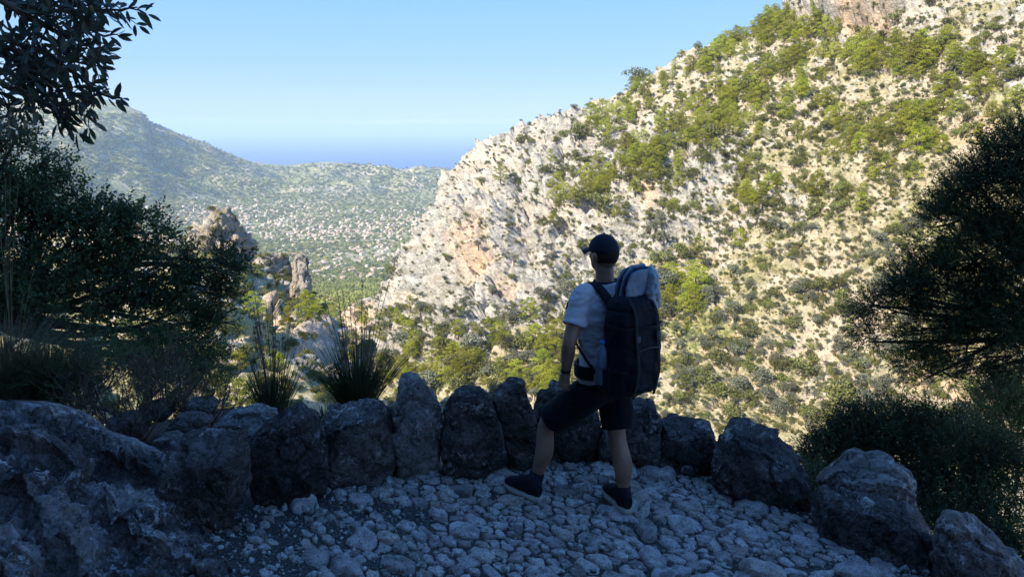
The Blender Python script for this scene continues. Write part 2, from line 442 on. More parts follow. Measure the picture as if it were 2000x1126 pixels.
cl = [(560,412,230,9,280),(700,440,160,14,420),(440,430,120,16,320),(640,455,190,16,460),(760,480,80,24,80),(590,500,130,26,80),(820,430,80,18,90),(690,530,110,26,50),(360,420,60,18,90),(880,405,40,14,40),(420,400,60,10,40),(660,565,70,22,45),(660,380,220,30,70),(500,345,300,30,34)]
for cx, cy, sx_, sy_, n in cl:
    for _ in range(n):
        hp.append((RNG.normal(cx, sx_ * .55), RNG.normal(cy, sy_ * .6)))
hp = np.array(hp)
# pixel targets -> ground points by marching along each line of sight
def on_valley(pp):
    rr = np.geomspace(460, 4900, 260)
    Pm = W(pp[:, 0:1], pp[:, 1:2], rr[None, :])
    zz = valley_fast(Pm[..., 0], Pm[..., 1])
    below = Pm[..., 2] < zz
    k = np.argmax(below, 1); ok = below.any(1) & (k > 0)
    Q = Pm[np.arange(len(pp)), k]; Q[:, 2] = valley_z(Q[:, 0], Q[:, 1])
    # a little jitter so that houses do not snap to the marching steps
    j = RNG.uniform(-25, 5, len(Q)); Q[:, 1] += j; Q[:, 0] += RNG.uniform(-8, 8, len(Q)); Q[:, 2] = valley_z(Q[:, 0], Q[:, 1])
    return Q[ok]
HP = on_valley(hp); HP = HP[HP[:, 1] > 1450]
keep = []
cell = {}
for i, p in enumerate(HP):
    k = (int(p[0] // 13), int(p[1] // 15))
    if k in cell or (RNG.random() < .35 and perlin(np.array([p[0] / 90., p[1] / 90., 3.]), 4) < .05): continue
    cell[k] = 1; keep.append(i)
HP = HP[keep]
szk = np.array([9, 12, 15, 11, 18.])
kinds = RNG.integers(0, 5, len(HP)); rot = RNG.normal(0.35, .5, len(HP)) + (RNG.random(len(HP)) < .3) * 1.57
scl = RNG.uniform(.5, .95, len(HP))
order = np.argsort(-(szk[kinds] * scl / HP[:, 1]))
rest_v, rest_q, rest_t, mq, mt = [], [], [], [], []
o = 0
for rank, i in enumerate(order):
    k = kinds[i]
    if rank < 300:
        ob = link('house', h_me[k][0], HP[i], None, rot[i], (scl[i],) * 3)
        D_ = HP[i][1]; hx, hy, _h = project(HP[i])
        lb = '%s %s' % (['narrow pale house', 'pale gabled house', 'wide pale house', 'tall pale house', 'long pale house'][k], where(hx, hy))
        gp = 'houses of the valley town'
        tag(ob, lb, 'house', gp)
    else:
        _, v, q, tr, mi = h_me[k]
        c_, s_ = math.cos(rot[i]), math.sin(rot[i])
        vv = v * scl[i]; vv = np.stack([vv[:, 0]*c_ - vv[:, 1]*s_, vv[:, 0]*s_ + vv[:, 1]*c_, vv[:, 2]], -1) + HP[i]
        rest_v.append(vv); rest_q.append(q + o); rest_t.append(tr + o); o += len(v)
        mq += mi[:len(q)]; mt += mi[len(q):]
if rest_v:
    solo('far_houses', np.concatenate(rest_v), [np.concatenate(rest_q), np.concatenate(rest_t)], [M['h_wall'], M['h_roof'], M['h_win']], (-500, 2600, -350),
         kind='stuff', label='mass of tiny pale houses filling the valley town', cat='houses', mat_idx=mq + mt)

# ------------------------------------------------------------------ foliage prototypes
def leaf_cards(P, Dm, L, Wd, seed=0, fold=0.15, N=None):
    """rhombic leaves: base at P, along Dm"""
    rg = np.random.default_rng(seed)
    n = len(P); Dm = norm(Dm); L = np.broadcast_to(L, (n,))[:, None]; Wd = np.broadcast_to(Wd, (n,))[:, None]
    r = norm(rg.normal(size=(n, 3)));  r = r if N is None else N
    side = norm(np.cross(Dm, r)); up = np.cross(side, Dm)
    a = P; b = P + Dm * L * .5 + side * Wd * .5 + up * Wd * fold; c = P + Dm * L; d = P + Dm * L * .5 - side * Wd * .5 + up * Wd * fold
    v = np.stack([a, b, c, d], 1).reshape(-1, 3)
    return v, np.arange(4 * n).reshape(-1, 4)
def tube(pts, rad, ns=6, cap=True):
    pts = np.asarray(pts, float); n = len(pts); rad = np.broadcast_to(rad, (n,))
    T = norm(np.gradient(pts, axis=0)); ref = np.array([0, 0, 1.0]) if abs(T[0][2]) < .9 else np.array([1.0, 0, 0])
    A = norm(np.cross(T, ref)); B = np.cross(T, A)
    th = np.linspace(0, 2*np.pi, ns, endpoint=False)
    v = pts[:, None] + rad[:, None, None] * (np.cos(th)[None, :, None] * A[:, None] + np.sin(th)[None, :, None] * B[:, None])
    return v.reshape(-1, 3), grid_faces(n, ns, True)
def puffs(centres, radii, n_each, L, Wd, seed, up=.3, flat=.65):
    rg = np.random.default_rng(seed); Ps, Ds, Ns = [], [], []
    for c, r, in zip(centres, radii):
        n = int(n_each * (r / np.mean(radii)) ** 2)
        d = norm(rg.normal(size=(n, 3))); d[:, 2] = np.where(d[:, 2] < -.35, -d[:, 2], d[:, 2])
        rr = r * rg.uniform(.55, 1.05, n) ** .7
        p = c + d * rr[:, None] * np.array([1, 1, flat])
        Ps.append(p); Ds.append(norm(d * .45 + rg.normal(size=(n, 3)) * .6 + np.array([0, 0, up]))); Ns.append(norm(d + rg.normal(size=(n, 3)) * .55 + np.array([0, 0, .25])))
    return leaf_cards(np.concatenate(Ps), np.concatenate(Ds), L, Wd, seed, .08, np.concatenate(Ns))
def pine_proto(k):
    """unit height Aleppo pine: leaning trunk, irregular crown of needle puffs"""
    rg = np.random.default_rng(100 + k); tall = [1.0, 1.0, .8, .75, 1.15, .9][k % 6]
    cs, rs = [], []
    nn = 22
    for i in range(nn):
        h = .16 + .80 * (i / (nn - 1)) ** .9
        prof = np.interp(h, [.12, .3, .55, .8, 1.0], [.16, .33, .30, .20, .05]) / tall
        a = i * 2.4 + rg.uniform(-.4, .4); q = prof * rg.uniform(.45, 1.05)
        cs.append((math.cos(a) * q, math.sin(a) * q, h - .03)); rs.append(rg.uniform(.085, .15) * (1.15 - .45 * h) / tall ** .5)
    lv = puffs(np.array(cs), np.array(rs), 105, rg.uniform(.035, .06, 1)[0], .022, 100 + k, .35, .62)
    tv = [tube([(0, 0, -.12), (.01, .01, .2), (.03, .0, .5), (.02, .02, .85)], [.025, .02, .014, .004], 6)]
    for c in cs[:12]:
        tv.append(tube([(.02 * c[2], 0, max(c[2] - .12, .08)), tuple(np.array(c) * [.6, .6, 1] - [0, 0, .03]), c], [.010, .007, .003], 4))
    return lv, merge(tv)
def scrub_proto(k):
    """unit wide shrub with broken dome outline"""
    rg = np.random.default_rng(300 + k); n = 9
    a = rg.uniform(0, 6.28, n); q = rg.uniform(.05, .32, n)
    cs = np.stack([np.cos(a) * q, np.sin(a) * q, rg.uniform(.12, .42, n) * (1.15 - q)], -1); rs = rg.uniform(.13, .22, n)
    lv = puffs(cs, rs, 70, .07, .042, 300 + k, .3, .8)
    tv = [tube([(0, 0, -.15), tuple(c * .5), tuple(c)], [.02, .012, .005], 4) for c in cs[:5]]
    return lv, merge(tv)
def olive_proto(k):
    """unit wide small terrace tree on a visible short trunk"""
    rg = np.random.default_rng(500 + k); n = 9
    a = rg.uniform(0, 6.28, n); q = rg.uniform(.05, .34, n)
    cs = np.stack([np.cos(a) * q, np.sin(a) * q, rg.uniform(.28, .66, n)], -1); rs = rg.uniform(.15, .23, n)
    lv = puffs(cs, rs, 80, .075, .04, 500 + k, .1, .8)
    tv = [tube([(0, 0, -.15), (.02, .01, .25), tuple(c * [.5, .5, .8]), tuple(c)], [.045, .035, .016, .006], 5) for c in cs[:6]]
    return lv, merge(tv)
def proto_mesh(name, pr, mf):
    (lv, lf), (tv, tf) = pr
    me = mesh_np(name, np.concatenate([lv, tv]), np.concatenate([lf, tf + len(lv)]), [mf, M['bark_far']], mat_idx=[0]*len(lf) + [1]*len(tf))
    return me
PINE = [proto_mesh('pine_tree', pine_proto(k), M['pine']) for k in range(6)]
PINE_PARTS = []
for k in range(6):
    (lv, lf), (tv, tf) = pine_proto(k)
    PINE_PARTS.append((mesh_np('crown', lv, lf, [M['pine']]), mesh_np('trunk', tv, tf, [M['bark_far']])))
SCRUB = [proto_mesh('shrub', scrub_proto(k), M['scrub']) for k in range(6)]
OLIVE = [proto_mesh('olive', olive_proto(k), M['olive_far']) for k in range(5)]
rg_ = np.random.default_rng(5)
WOOD = []
for k in range(3):
    lv = puffs(np.array([(0, 0, .5), (.25, .1, .4), (-.2, .15, .45), (0, -.25, .38)]), np.array([.4, .3, .3, .3]), 26, .3, .26, 700 + k, .3, .9)
    WOOD.append(mesh_np('far_tree', lv[0], lv[1], [M['wood_far']]))

def scatter_stuff(name, pts, sizes, meshes, label, cat, seed=1, zs=None):
    """many plants nobody could count, as one object with geometry nodes"""
    col = bpy.data.collections.new(name + '_kinds')
    for i, m in enumerate(meshes):
        col.objects.link(bpy.data.objects.new(name + '_kind', m))
    pts = np.asarray(pts, np.float32); c0 = pts.mean(0)
    me = bpy.data.meshes.new(name); me.vertices.add(len(pts)); me.vertices.foreach_set('co', (pts - c0).ravel())
    a = me.attributes.new('size', 'FLOAT', 'POINT'); a.data.foreach_set('value', np.asarray(sizes, np.float32))
    a = me.attributes.new('turn', 'FLOAT', 'POINT'); a.data.foreach_set('value', np.random.default_rng(seed).uniform(0, 6.28, len(pts)).astype(np.float32))
    ob = link(name, me, tuple(c0)); tag(ob, label, cat, kind='stuff')
    ng = bpy.data.node_groups.new(name + '_nodes', 'GeometryNodeTree')
    ng.interface.new_socket('Geometry', in_out='INPUT', socket_type='NodeSocketGeometry')
    ng.interface.new_socket('Geometry', in_out='OUTPUT', socket_type='NodeSocketGeometry')
    N, L = ng.nodes, ng.links
    gi, go = N.new('NodeGroupInput'), N.new('NodeGroupOutput')
    ci = N.new('GeometryNodeCollectionInfo'); ci.inputs[0].default_value = col; ci.inputs['Separate Children'].default_value = True; ci.inputs['Reset Children'].default_value = True
    ip = N.new('GeometryNodeInstanceOnPoints'); ip.inputs['Pick Instance'].default_value = True
    m2p = N.new('GeometryNodeMeshToPoints')
    rv = N.new('FunctionNodeRandomValue'); rv.data_type = 'INT'; rv.inputs[4].default_value = 0; rv.inputs[5].default_value = len(meshes) - 1
    na = N.new('GeometryNodeInputNamedAttribute'); na.data_type = 'FLOAT'; na.inputs[0].default_value = 'size'
    nb = N.new('GeometryNodeInputNamedAttribute'); nb.data_type = 'FLOAT'; nb.inputs[0].default_value = 'turn'
    cx = N.new('ShaderNodeCombineXYZ')
    L.new(gi.outputs[0], m2p.inputs[0]); L.new(m2p.outputs[0], ip.inputs['Points'])
    L.new(ci.outputs[0], ip.inputs['Instance']); L.new(rv.outputs[2], ip.inputs['Instance Index'])
    L.new(na.outputs[0], ip.inputs['Scale']); L.new(nb.outputs[0], cx.inputs[2]); L.new(cx.outputs[0], ip.inputs['Rotation'])
    L.new(ip.outputs[0], go.inputs[0])
    md = ob.modifiers.new('scatter', 'NODES'); md.node_group = ng
    return ob
# far woods
n = 44000
pp = np.stack([RNG.uniform(-60, 960, n), RNG.uniform(225, 640, n)], -1); pp[:3500] = np.stack([RNG.uniform(520, 780, 3500), RNG.uniform(555, 680, 3500)], -1)
Q = on_valley(pp)
dens = fbm(np.stack([Q[:, 0] / 260, Q[:, 1] / 260, Q[:, 0] * 0], -1), 4, 77)
nearh = RNG.random(len(Q)) < 0
kp = (dens + RNG.normal(0, .15, len(Q)) > -.22) & ~nearh
Q = Q[kp]
scatter_stuff('far_woods', Q - [0, 0, 1.5], RNG.uniform(4, 9, len(Q)) * (.8 + Q[:, 1] / 6000), WOOD, 'distant woods and orchards covering the valley and its hills', 'woods', 3)
# ================================================================== the big mountainside (right) and the spur (left)
def cr_interp(us, xs, ys):
    """smooth (Catmull-Rom) interpolation of control values"""
    xs = np.asarray(xs, float); ys = np.asarray(ys, float); us = np.asarray(us, float)
    i = np.clip(np.searchsorted(xs, us, side='right') - 1, 0, len(xs) - 2)
    t_ = (us - xs[i]) / (xs[i+1] - xs[i])
    m = np.gradient(ys, xs)
    h = xs[i+1] - xs[i]
    a = 2*t_**3 - 3*t_**2 + 1; b = t_**3 - 2*t_**2 + t_; c = -2*t_**3 + 3*t_**2; d = t_**3 - t_**2
    return a*ys[i] + b*h*m[i] + c*ys[i+1] + d*h*m[i+1]
HC = np.array([  # crest px, py, Y ; base px, py, Y
 (520, 622, 560,  560, 760, 250),
 (640, 606, 520,  640, 800, 205),
 (700, 594, 460,  690, 860, 190),
 (757, 570, 400,  740, 900, 182),
 (800, 490, 410,  800, 920, 178),
 (850, 398, 430,  850, 930, 174),
 (900, 322, 455,  900, 930, 171),
 (945, 274, 475,  960, 930, 168),
 (1050, 231, 470, 1030, 930, 165),
 (1180, 192, 450, 1110, 930, 162),
 (1340, 104, 425, 1230, 930, 160),
 (1460, 58, 405, 1350, 930, 158),
 (1590, -8, 385, 1470, 940, 152),
 (1800, -130, 352, 1650, 960, 140),
 (2050, -270, 325, 1900, 990, 120),
 (2350, -420, 300, 2250, 1000, 100)], float)
cu = np.concatenate([[0], np.cumsum(np.hypot(np.diff(HC[:, 0]), np.diff(HC[:, 1])) * .5 + np.abs(np.diff(HC[:, 3])) * .5)])
NU, NV = 900, 560
U = np.linspace(0, cu[-1], NU)
hc = np.stack([cr_interp(U, cu, HC[:, k]) for k in range(6)], -1)
vv_ = np.linspace(0, 1, NV)
PX = hc[:, 0][None] * (1 - vv_[:, None]) + hc[:, 3][None] * vv_[:, None]
PY = hc[:, 1][None] * (1 - vv_[:, None]) + hc[:, 4][None] * vv_[:, None]
IY = (1 / hc[:, 2][None]) * (1 - vv_[:, None]) + (1 / hc[:, 5][None]) * vv_[:, None]
H0 = W(PX, PY, 1 / IY)
def grid_normals(P):
    du = np.gradient(P, axis=1); dv = np.gradient(P, axis=0)
    n = norm(np.cross(du, dv)); return n * np.sign(n[..., 2:3] + 1e-9)
Nrm = grid_normals(H0)
# strata direction: beds rise towards the right of the picture
sdn = norm(np.array([.78, .25, .55])); sd2 = norm(np.cross(sdn, np.array([-.5, -.6, .6]))); sd3 = np.cross(sdn, sd2)
def strat(P, sl=1/3.2): return np.stack([(P @ sdn) * sl, P @ sd2, P @ sd3], -1)
def ell(px, py, cx, cy, rx, ry, ang=0.0, soft=.35):
    a = math.radians(ang); x = (px - cx) * math.cos(a) + (py - cy) * math.sin(a); y = -(px - cx) * math.sin(a) + (py - cy) * math.cos(a)
    return 1 - sstep(1 - soft, 1 + soft, np.hypot(x / rx, y / ry))
S = strat(H0)
# how rocky each place is (1 bare rock, 0 soil terraces)
rock = .45 + 0 * PX
rock = np.maximum(rock, ell(PX, PY, 960, 450, 330, 250, -40) * 1.0)
rock = np.maximum(rock, ell(PX, PY, 1250, 400, 260, 120, -35) * .95)
rock = np.maximum(rock, ell(PX, PY, 1700, 30, 170, 60, 0) * 1.0)
rock = np.maximum(rock, ell(PX, PY, 1480, 470, 180, 90, -35) * .7)
terr = np.maximum(ell(PX, PY, 1600, 700, 420, 260, 0, .5), ell(PX, PY, 1250, 780, 420, 150, 0, .4)) * .95
terr = np.maximum(terr, ell(PX, PY, 1850, 330, 330, 150, 0, .5) * .7)
rock = np.clip(rock * (1 - terr) + .12 * terr, 0, 1)
nA = ridged(S / 60, 4, 21) - .35
nB = ridged(S / 14, 4, 33) - .35
nC = ridged(S / 4.2, 3, 41) - .35
nD = fbm(H0 / 45, 4, 55)
edge = sstep(0, .05, vv_)[:, None]
sc_ = H0[..., 1] / 400.0
disp = (nA * 11 * (.35 + .65 * rock) + nB * 6.0 * rock + nC * 2.2 * rock * sc_ + nD * 6) * (.35 + .65 * edge)
wpn = np.stack([perlin(H0 / 8, 405), perlin(H0 / 8 + 50, 406), perlin(H0 / 8 + 90, 407)], -1)
fa1, fb1 = facet(S / [3.2, 10, 10] + wpn * .35, 401); fa2, fb2 = facet(S / [1.3, 4, 4] + wpn * .5, 402)
disp += (.2 + .8 * rock) * (fa1 * 5.0 + fa2 * 2.2 - 1.6 * (1 - sstep(0, .18, fb1)) - .9 * (1 - sstep(0, .2, fb2)))
disp += (fbm(H0 / 1.6, 2, 61) * 1.0 + fbm(H0 / 6, 3, 66) * 1.2 * (1 - rock)) 
# cliff band near the upper right, and the yellow face on the nose: pull the foot of the cliff in so that the face stands up
disp += 14 * ell(PX, PY, 1700, 20, 160, 38, 0, .25) * (1 + .3 * nB)
disp += 7 * ell(PX, PY, 945, 470, 60, 75, -20, .5)
disp -= np.median(disp)
print('DISP', disp[:30].mean(), disp.mean())
H = H0 + Nrm * disp[..., None]
# dry stone terraces: risers a metre or two high, following the contour lines
def terrace(P, w, step=3.0, seed=3):
    hz_ = P[..., 2] + 3.5 * fbm(P * [1/50, 1/50, 0] + 4, 3, seed)
    q = hz_ / step; fr = q - np.floor(q)
    sh = np.where(fr < .78, fr / .78 * .35, .35 + (fr - .78) / .22 * .65)
    br = sstep(-.12, .1, fbm(P / 22, 2, seed + 5))           # walls are broken here and there
    return P + np.array([0, 0, 1.0]) * ((sh - fr) * step * w * br * .85)[..., None]
H = terrace(H, terr)
# back of the crest
back = []
for k in range(1, 7):
    off = np.stack([np.full(NU, 5.0 * k), np.full(NU, 16.0 * k), np.full(NU, -1.6 * k * k)], -1)
    back.append(H[0] + off)
HH = np.concatenate([np.array(back[::-1]), H], 0)
front = []
for k in range(1, 4):   # bottom of the slope runs on down into the gully
    front.append(H[-1] + np.array([0, -14.0 * k, -9.0 * k]))
HH = np.concatenate([HH, np.array(front)], 0)
nb = len(back)
# colour masks as attributes (real colour of rock, soil, dry grass)
ochre = np.zeros_like(PX)
for cx, cy, rx, ry, a, s_ in [(930,500,48,70,-20,.9),(1000,560,60,40,0,.6),(1440,60,60,35,0,.0),(1700,55,70,30,0,.95),(1640,25,40,45,0,.6),(1270,385,22,20,0,.9),(1700,620,60,70,20,.25),(1850,720,120,60,0,.8),(1660,410,90,60,0,.3),(1750,520,90,60,0,.35),(820,780,60,20,0,.3),(700,620,50,24,-20,1.0),(690,680,40,30,0,.7),(1640,800,60,20,0,.4),(1480,330,60,25,0,.25),(1550,330,200,60,-25,.35),(1900,270,100,50,0,.7),(1060,235,40,14,0,.6)]:
    ochre = np.maximum(ochre, ell(PX, PY, cx, cy, rx, ry, a, .7) * s_)
ochre = ochre * (.55 + .9 * np.clip(fbm(H0 / 9, 4, 71) + .35, 0, 1))
scree = np.maximum(ell(PX, PY, 1945, 70, 20, 130, 50, .2), ell(PX, PY, 1985, 140, 60, 30, 45, .3))
veg = np.clip(.6 + 1.6 * fbm(H0 / 30, 4, 81), 0, 1) * (1 - .35 * rock)
def add_attr(me, name, r_, g_, b_):
    a = me.color_attributes.new(name, 'FLOAT_COLOR', 'POINT')
    d = np.ones((r_.size, 4), np.float32); d[:, 0] = r_.ravel(); d[:, 1] = g_.ravel(); d[:, 2] = b_.ravel()
    a.data.foreach_set('color', d.ravel())
def pad(A): return np.concatenate([np.repeat(A[:1], nb, 0), A, np.repeat(A[-1:], 3, 0)], 0)

def slope_mat(name, k=1.0):
    t = NT(name); w = t.world(); at = t.attr('ground')
    sw = t.map(w, (.55, .8, 1.5), (0, -.5, .3))
    big = t.noise(sw, .035 * k, 6, .6); mid = t.noise(sw, .22 * k, 7, .68, .3); fin = t.noise(w, 1.1 * k, 6, .7)
    rockc = t.ramp(mid, [(.32, (.20,.185,.15)), (.44, (.33,.315,.27)), (.54, (.43,.41,.355)), (.68, (.54,.515,.45))])
    rockc = t.mix(t.ramp(fin, [(.36, .8), (.50, 0.0)]), rockc, (.20,.18,.15))
    rockc = t.mix(t.ramp(big, [(.48, 0.0), (.66, .6)]), rockc, (.60,.50,.38))
    soil = t.ramp(t.noise(w, .30 * k, 6, .7), [(.32, (.30,.25,.16)), (.45, (.42,.36,.26)), (.56, (.54,.46,.34)), (.70, (.50,.36,.24))])
    grassy = t.ramp(t.noise(w, .9 * k, 5, .7), [(.38, (.11,.125,.04)), (.50, (.24,.24,.08)), (.60, (.40,.36,.16))])
    gm = t.math('MULTIPLY', t.ramp(t.noise(w, .12 * k, 5, .7), [(.41, 0.0), (.50, 1.0)]), at[1])
    soil = t.mix(gm, soil, grassy)
    c = t.mix(t.ramp(t.math('ADD', at[2], t.math('MULTIPLY_ADD', mid, 1.6, -.8)), [(.40, 0.0), (.54, 1.0)]), soil, rockc)
    oc = t.ramp(fin, [(.35, (.46,.27,.15)), (.6, (.64,.47,.31))])
    c = t.mix(t.ramp(t.math('ADD', at[0], t.math('MULTIPLY_ADD', mid, 1.0, -.5)), [(.35, 0.0), (.95, .75)]), c, oc)
    t.color(c)
    h = t.math('ADD', t.math('MULTIPLY', mid, 1.4), t.math('MULTIPLY', fin, .5))
    t.bump(h, 1.0, 1.3 / k); t.rough(.95, .1)
    return t.m
M['slope'] = slope_mat('mountainside_ground')
me = mesh_np('mountainside', (HH - [300, 300, 0]).reshape(-1, 3), grid_faces(HH.shape[0], NU), [M['slope']], smooth=False)
add_attr(me, 'ground', pad(np.clip(ochre, 0, 1)), pad(veg), pad(np.clip(np.maximum(rock, scree), 0, 1)))
hill = link('mountainside', me, (300, 300, 0)); tag(hill, 'sunlit rocky limestone mountainside across the gorge with broken terraces', kind='structure')

# lookup: visible surface point behind a pixel
class Lookup:
    def __init__(s, Pg, cell=4):
        P = Pg.reshape(-1, 3); x, y, d = project(P); s.P = P; s.cell = cell
        ix = (x // cell).astype(int); iy = (y // cell).astype(int); s.d = d
        o = np.argsort(-d); s.t = {}
        kk = (ix[o] + 2000) * 10000 + (iy[o] + 2000)
        s.t = dict(zip(kk.tolist(), o.tolist()))          # nearest wins
    def __call__(s, px, py):
        i = s.t.get((int(px // s.cell) + 2000) * 10000 + int(py // s.cell) + 2000)
        return None if i is None else s.P[i]
hill_at = Lookup(H)

# ------------------------------------------------------------------ left spur
SC = np.array([
 (-700, 420, 170, -700, 980, 40),
 (-200, 440, 165, -200, 980, 40),
 (150, 455, 160, 150, 980, 40),
 (340, 470, 155, 340, 970, 42),
 (440, 505, 150, 440, 960, 45),
 (520, 560, 148, 520, 950, 48),
 (600, 590, 150, 600, 950, 52),
 (625, 640, 150, 632, 950, 60),
 (655, 700, 140, 660, 960, 66),
 (690, 770, 130, 690, 975, 70),
 (740, 870, 118, 740, 1000, 72),
 (800, 1000, 100, 800, 1050, 74)], float)
su = np.concatenate([[0], np.cumsum(np.hypot(np.diff(SC[:, 0]), np.diff(SC[:, 1])))])
NU2, NV2 = 420, 300
U2 = np.linspace(0, su[-1], NU2)
s6 = np.stack([cr_interp(U2, su, SC[:, k]) for k in range(6)], -1)
v2 = np.linspace(0, 1, NV2)[:, None]
PX2 = s6[:, 0] * (1 - v2) + s6[:, 3] * v2; PY2 = s6[:, 1] * (1 - v2) + s6[:, 4] * v2
IY2 = (1 / s6[:, 2]) * (1 - v2) + (1 / s6[:, 5]) * v2
L0 = W(PX2, PY2, 1 / IY2)
N2 = grid_normals(L0)
rk2 = np.clip(.22 + 1.5 * fbm(L0 / 14, 3, 91), 0, 1)
rk2 = np.maximum(rk2, ell(PX2, PY2, 610, 700, 45, 70, 20))
fa_, fb_ = facet(L0 / 6 + .4 * perlin(L0 / 3, 5)[..., None], 411); fa2_, _b = facet(L0 / 2.2, 412)
d2 = rk2 * (fa_ * 3.2 + fa2_ * 1.2) + (ridged(L0 / 18, 4, 95) - .35) * 6.5 + (ridged(L0 / 7, 3, 96) - .35) * 2.5 + (ridged(L0 / 4, 4, 97) - .35) * 1.3 * rk2 + fbm(L0 / 1.1, 3, 99) * .35
L1 = L0 + N2 * (d2 * (.4 + .6 * sstep(0, .08, v2)))[..., None]
bk = [L1[0] + np.array([-.5 * k, 4.0 * k, -2.0 * k - 2.2 * k * k]) for k in range(1, 8)]
LL = np.concatenate([np.array(bk[::-1]), L1], 0)
me = mesh_np('spur', (LL - [-20, 100, -30]).reshape(-1, 3), grid_faces(LL.shape[0], NU2), [slope_mat('spur_ground', 2.2)])
def pad2(A): return np.concatenate([np.repeat(A[:1], 7, 0), A], 0)
oc2 = np.maximum(ell(PX2, PY2, 520, 650, 60, 30, 0, .6) * .8, ell(PX2, PY2, 560, 690, 60, 30, 0, .6) * .6)
add_attr(me, 'ground', pad2(oc2), pad2(np.full_like(PX2, .75)), pad2(rk2))
spur = link('spur', me, (-20, 100, -30)); tag(spur, 'sunlit scrubby spur falling to the gully below the path', kind='structure')
spur_at = Lookup(L1)

# ------------------------------------------------------------------ crags standing on the spur
def stone_from_outline(out, Y, thick, n=5, yaw=0.0, square=.6, chips=7, rough=.035, seed=0, lean=0.0, chipd=(.78, .95), rid=0.5, fac=1.0, g2k=.8, top=None):
    """rock body whose outline (pixels of the photograph) stands at depth Y, with real thickness, chipped faces and relief"""
    rg = np.random.default_rng(seed)
    o = np.array(out, float); P = W(o[:, 0], o[:, 1], Y)
    m = 12
    seg = [P[i] * (1 - k / m) + P[(i + 1) % len(P)] * (k / m) for i in range(len(P)) for k in range(m)]
    seg = np.array(seg)
    x, z = seg[:, 0], seg[:, 2]
    c = np.array([(x.min() + x.max()) / 2, (z.min() + z.max()) / 2])
    th = np.arctan2(z - c[1], x - c[0]); rr = np.hypot(x - c[0], z - c[1])
    od = np.argsort(th); th, rr = th[od], rr[od]
    th = np.concatenate([th - 2*np.pi, th, th + 2*np.pi]); rr = np.tile(rr, 3)
    D, F = ico(n)
    dx, dy, dz = D[:, 0], D[:, 1], D[:, 2]
    ct = np.hypot(dx, dz); a = np.arctan2(dz, dx); R = np.interp(a, th, rr)
    R = np.maximum(R, 0)
    f = ct ** square
    lx = R * np.cos(a) * f; lz = R * np.sin(a) * f; ly = thick * .5 * np.sign(dy) * np.abs(dy) ** (square + .1)
    Q = np.stack([lx, ly, lz], -1)
    size = np.array([np.ptp(x) / 2, thick / 2, np.ptp(z) / 2])
    for k in range(chips):
        nn = rg.normal(size=3) * [.55, 1.0, .55]; nn[1] = -abs(nn[1]) - .25 if k < chips * .7 else abs(nn[1]) + .25; nn = norm(nn)
        s_ = (Q @ nn); lim = s_.max() * rg.uniform(*chipd); ex = np.maximum(s_ - lim, 0)
        Q = Q - nn * (ex * .93)[:, None]
    if top:                                    # one clean broken face on top: (tilt x, tilt y, share of the height kept)
        nn = norm(np.array([top[0], top[1], 1.0])); s_ = Q @ nn; lim = s_.max() * top[2]; Q = Q - nn * (np.maximum(s_ - lim, 0) * .96)[:, None]
    if lean: Q[:, 1] += lean * Q[:, 2]
    nr = norm(Q / size); s0 = float(np.mean(size)); off = seed * 3.17
    q = Q / s0 + off
    dsp = fbm(q * 1.6, 3, seed) * 1.6 + (ridged(q * 2.6, 4, seed + 5) - .45) * rid + fbm(q * 9, 3, seed + 9) * .45
    g1, e1 = facet(q * 1.5 + fbm(q * 2, 2, seed)[:, None] * .3, seed + 31); g2, e2 = facet(q * 4.2, seed + 32)
    dsp += fac * (g1 * 1.9 + g2 * g2k - .8 * (1 - sstep(0, .12, e1)) - .25 * (1 - sstep(0, .15, e2)))
    Q = Q + nr * (dsp * rough * s0)[:, None]
    if yaw:
        cs, sn = math.cos(yaw), math.sin(yaw); Q = np.stack([Q[:, 0]*cs - Q[:, 1]*sn, Q[:, 0]*sn + Q[:, 1]*cs, Q[:, 2]], -1)
    ctr = np.array([c[0], Y, c[1]])
    return Q + ctr, F, np.array([c[0], Y, z.min()])
t = NT('crag_rock'); w = t.world(); m1 = t.noise(t.map(w, (1, 1, .5)), .35, 7, .7); m2 = t.noise(w, 1.6, 5, .7)
c = t.ramp(m1, [(.32, (.17,.15,.12)), (.48, (.30,.26,.205)), (.62, (.42,.37,.30))])
c = t.mix(t.ramp(t.noise(w, .16, 4, .6), [(.50, 0.0), (.66, .7)]), c, (.46,.32,.19))
c = t.mix(t.ramp(m2, [(.36, .8), (.47, 0.0)]), c, (.16,.145,.12)); t.color(c)
t.bump(t.math('ADD', m1, t.math('MULTIPLY', m2, .5)), 1.0, .8); M['crag'] = t.m
crags = [
 ([(375,560),(382,470),(392,440),(415,418),(445,414),(462,428),(478,455),(492,500),(500,560),(440,600)], 146, 16, .25, 'broad tan crag rising highest behind the dark tree', 31, .8),
 ([(480,585),(492,525),(508,502),(532,490),(548,500),(556,530),(562,585),(555,620),(492,620)], 138, 9, -.5, 'blocky crag with a deeply shaded right face beside the rock needle', 32, .55),
 ([(569,615),(571,555),(572,512),(580,498),(597,502),(603,530),(608,575),(606,615)], 128, 4, .3, 'tall narrow rock needle standing upright above the pines', 33, .5),
 ([(586,720),(592,660),(606,628),(622,620),(640,636),(652,660),(666,690),(668,725),(650,770),(600,770)], 101, 7, -.9, 'leaning slab crag with one smooth shaded side at the gully', 34, .5),
 ([(700,690),(708,668),(722,664),(728,682),(720,698)], 175, 5, -.7, 'small blue-shaded outcrop in the gully below the red soil', 35, .6),
 ([(1225,392),(1232,360),(1252,342),(1280,348),(1290,372),(1284,402),(1250,410)], 318, 16, .2, 'rounded knuckle of rock with an orange hollow on the mountainside', 36, .7),
]
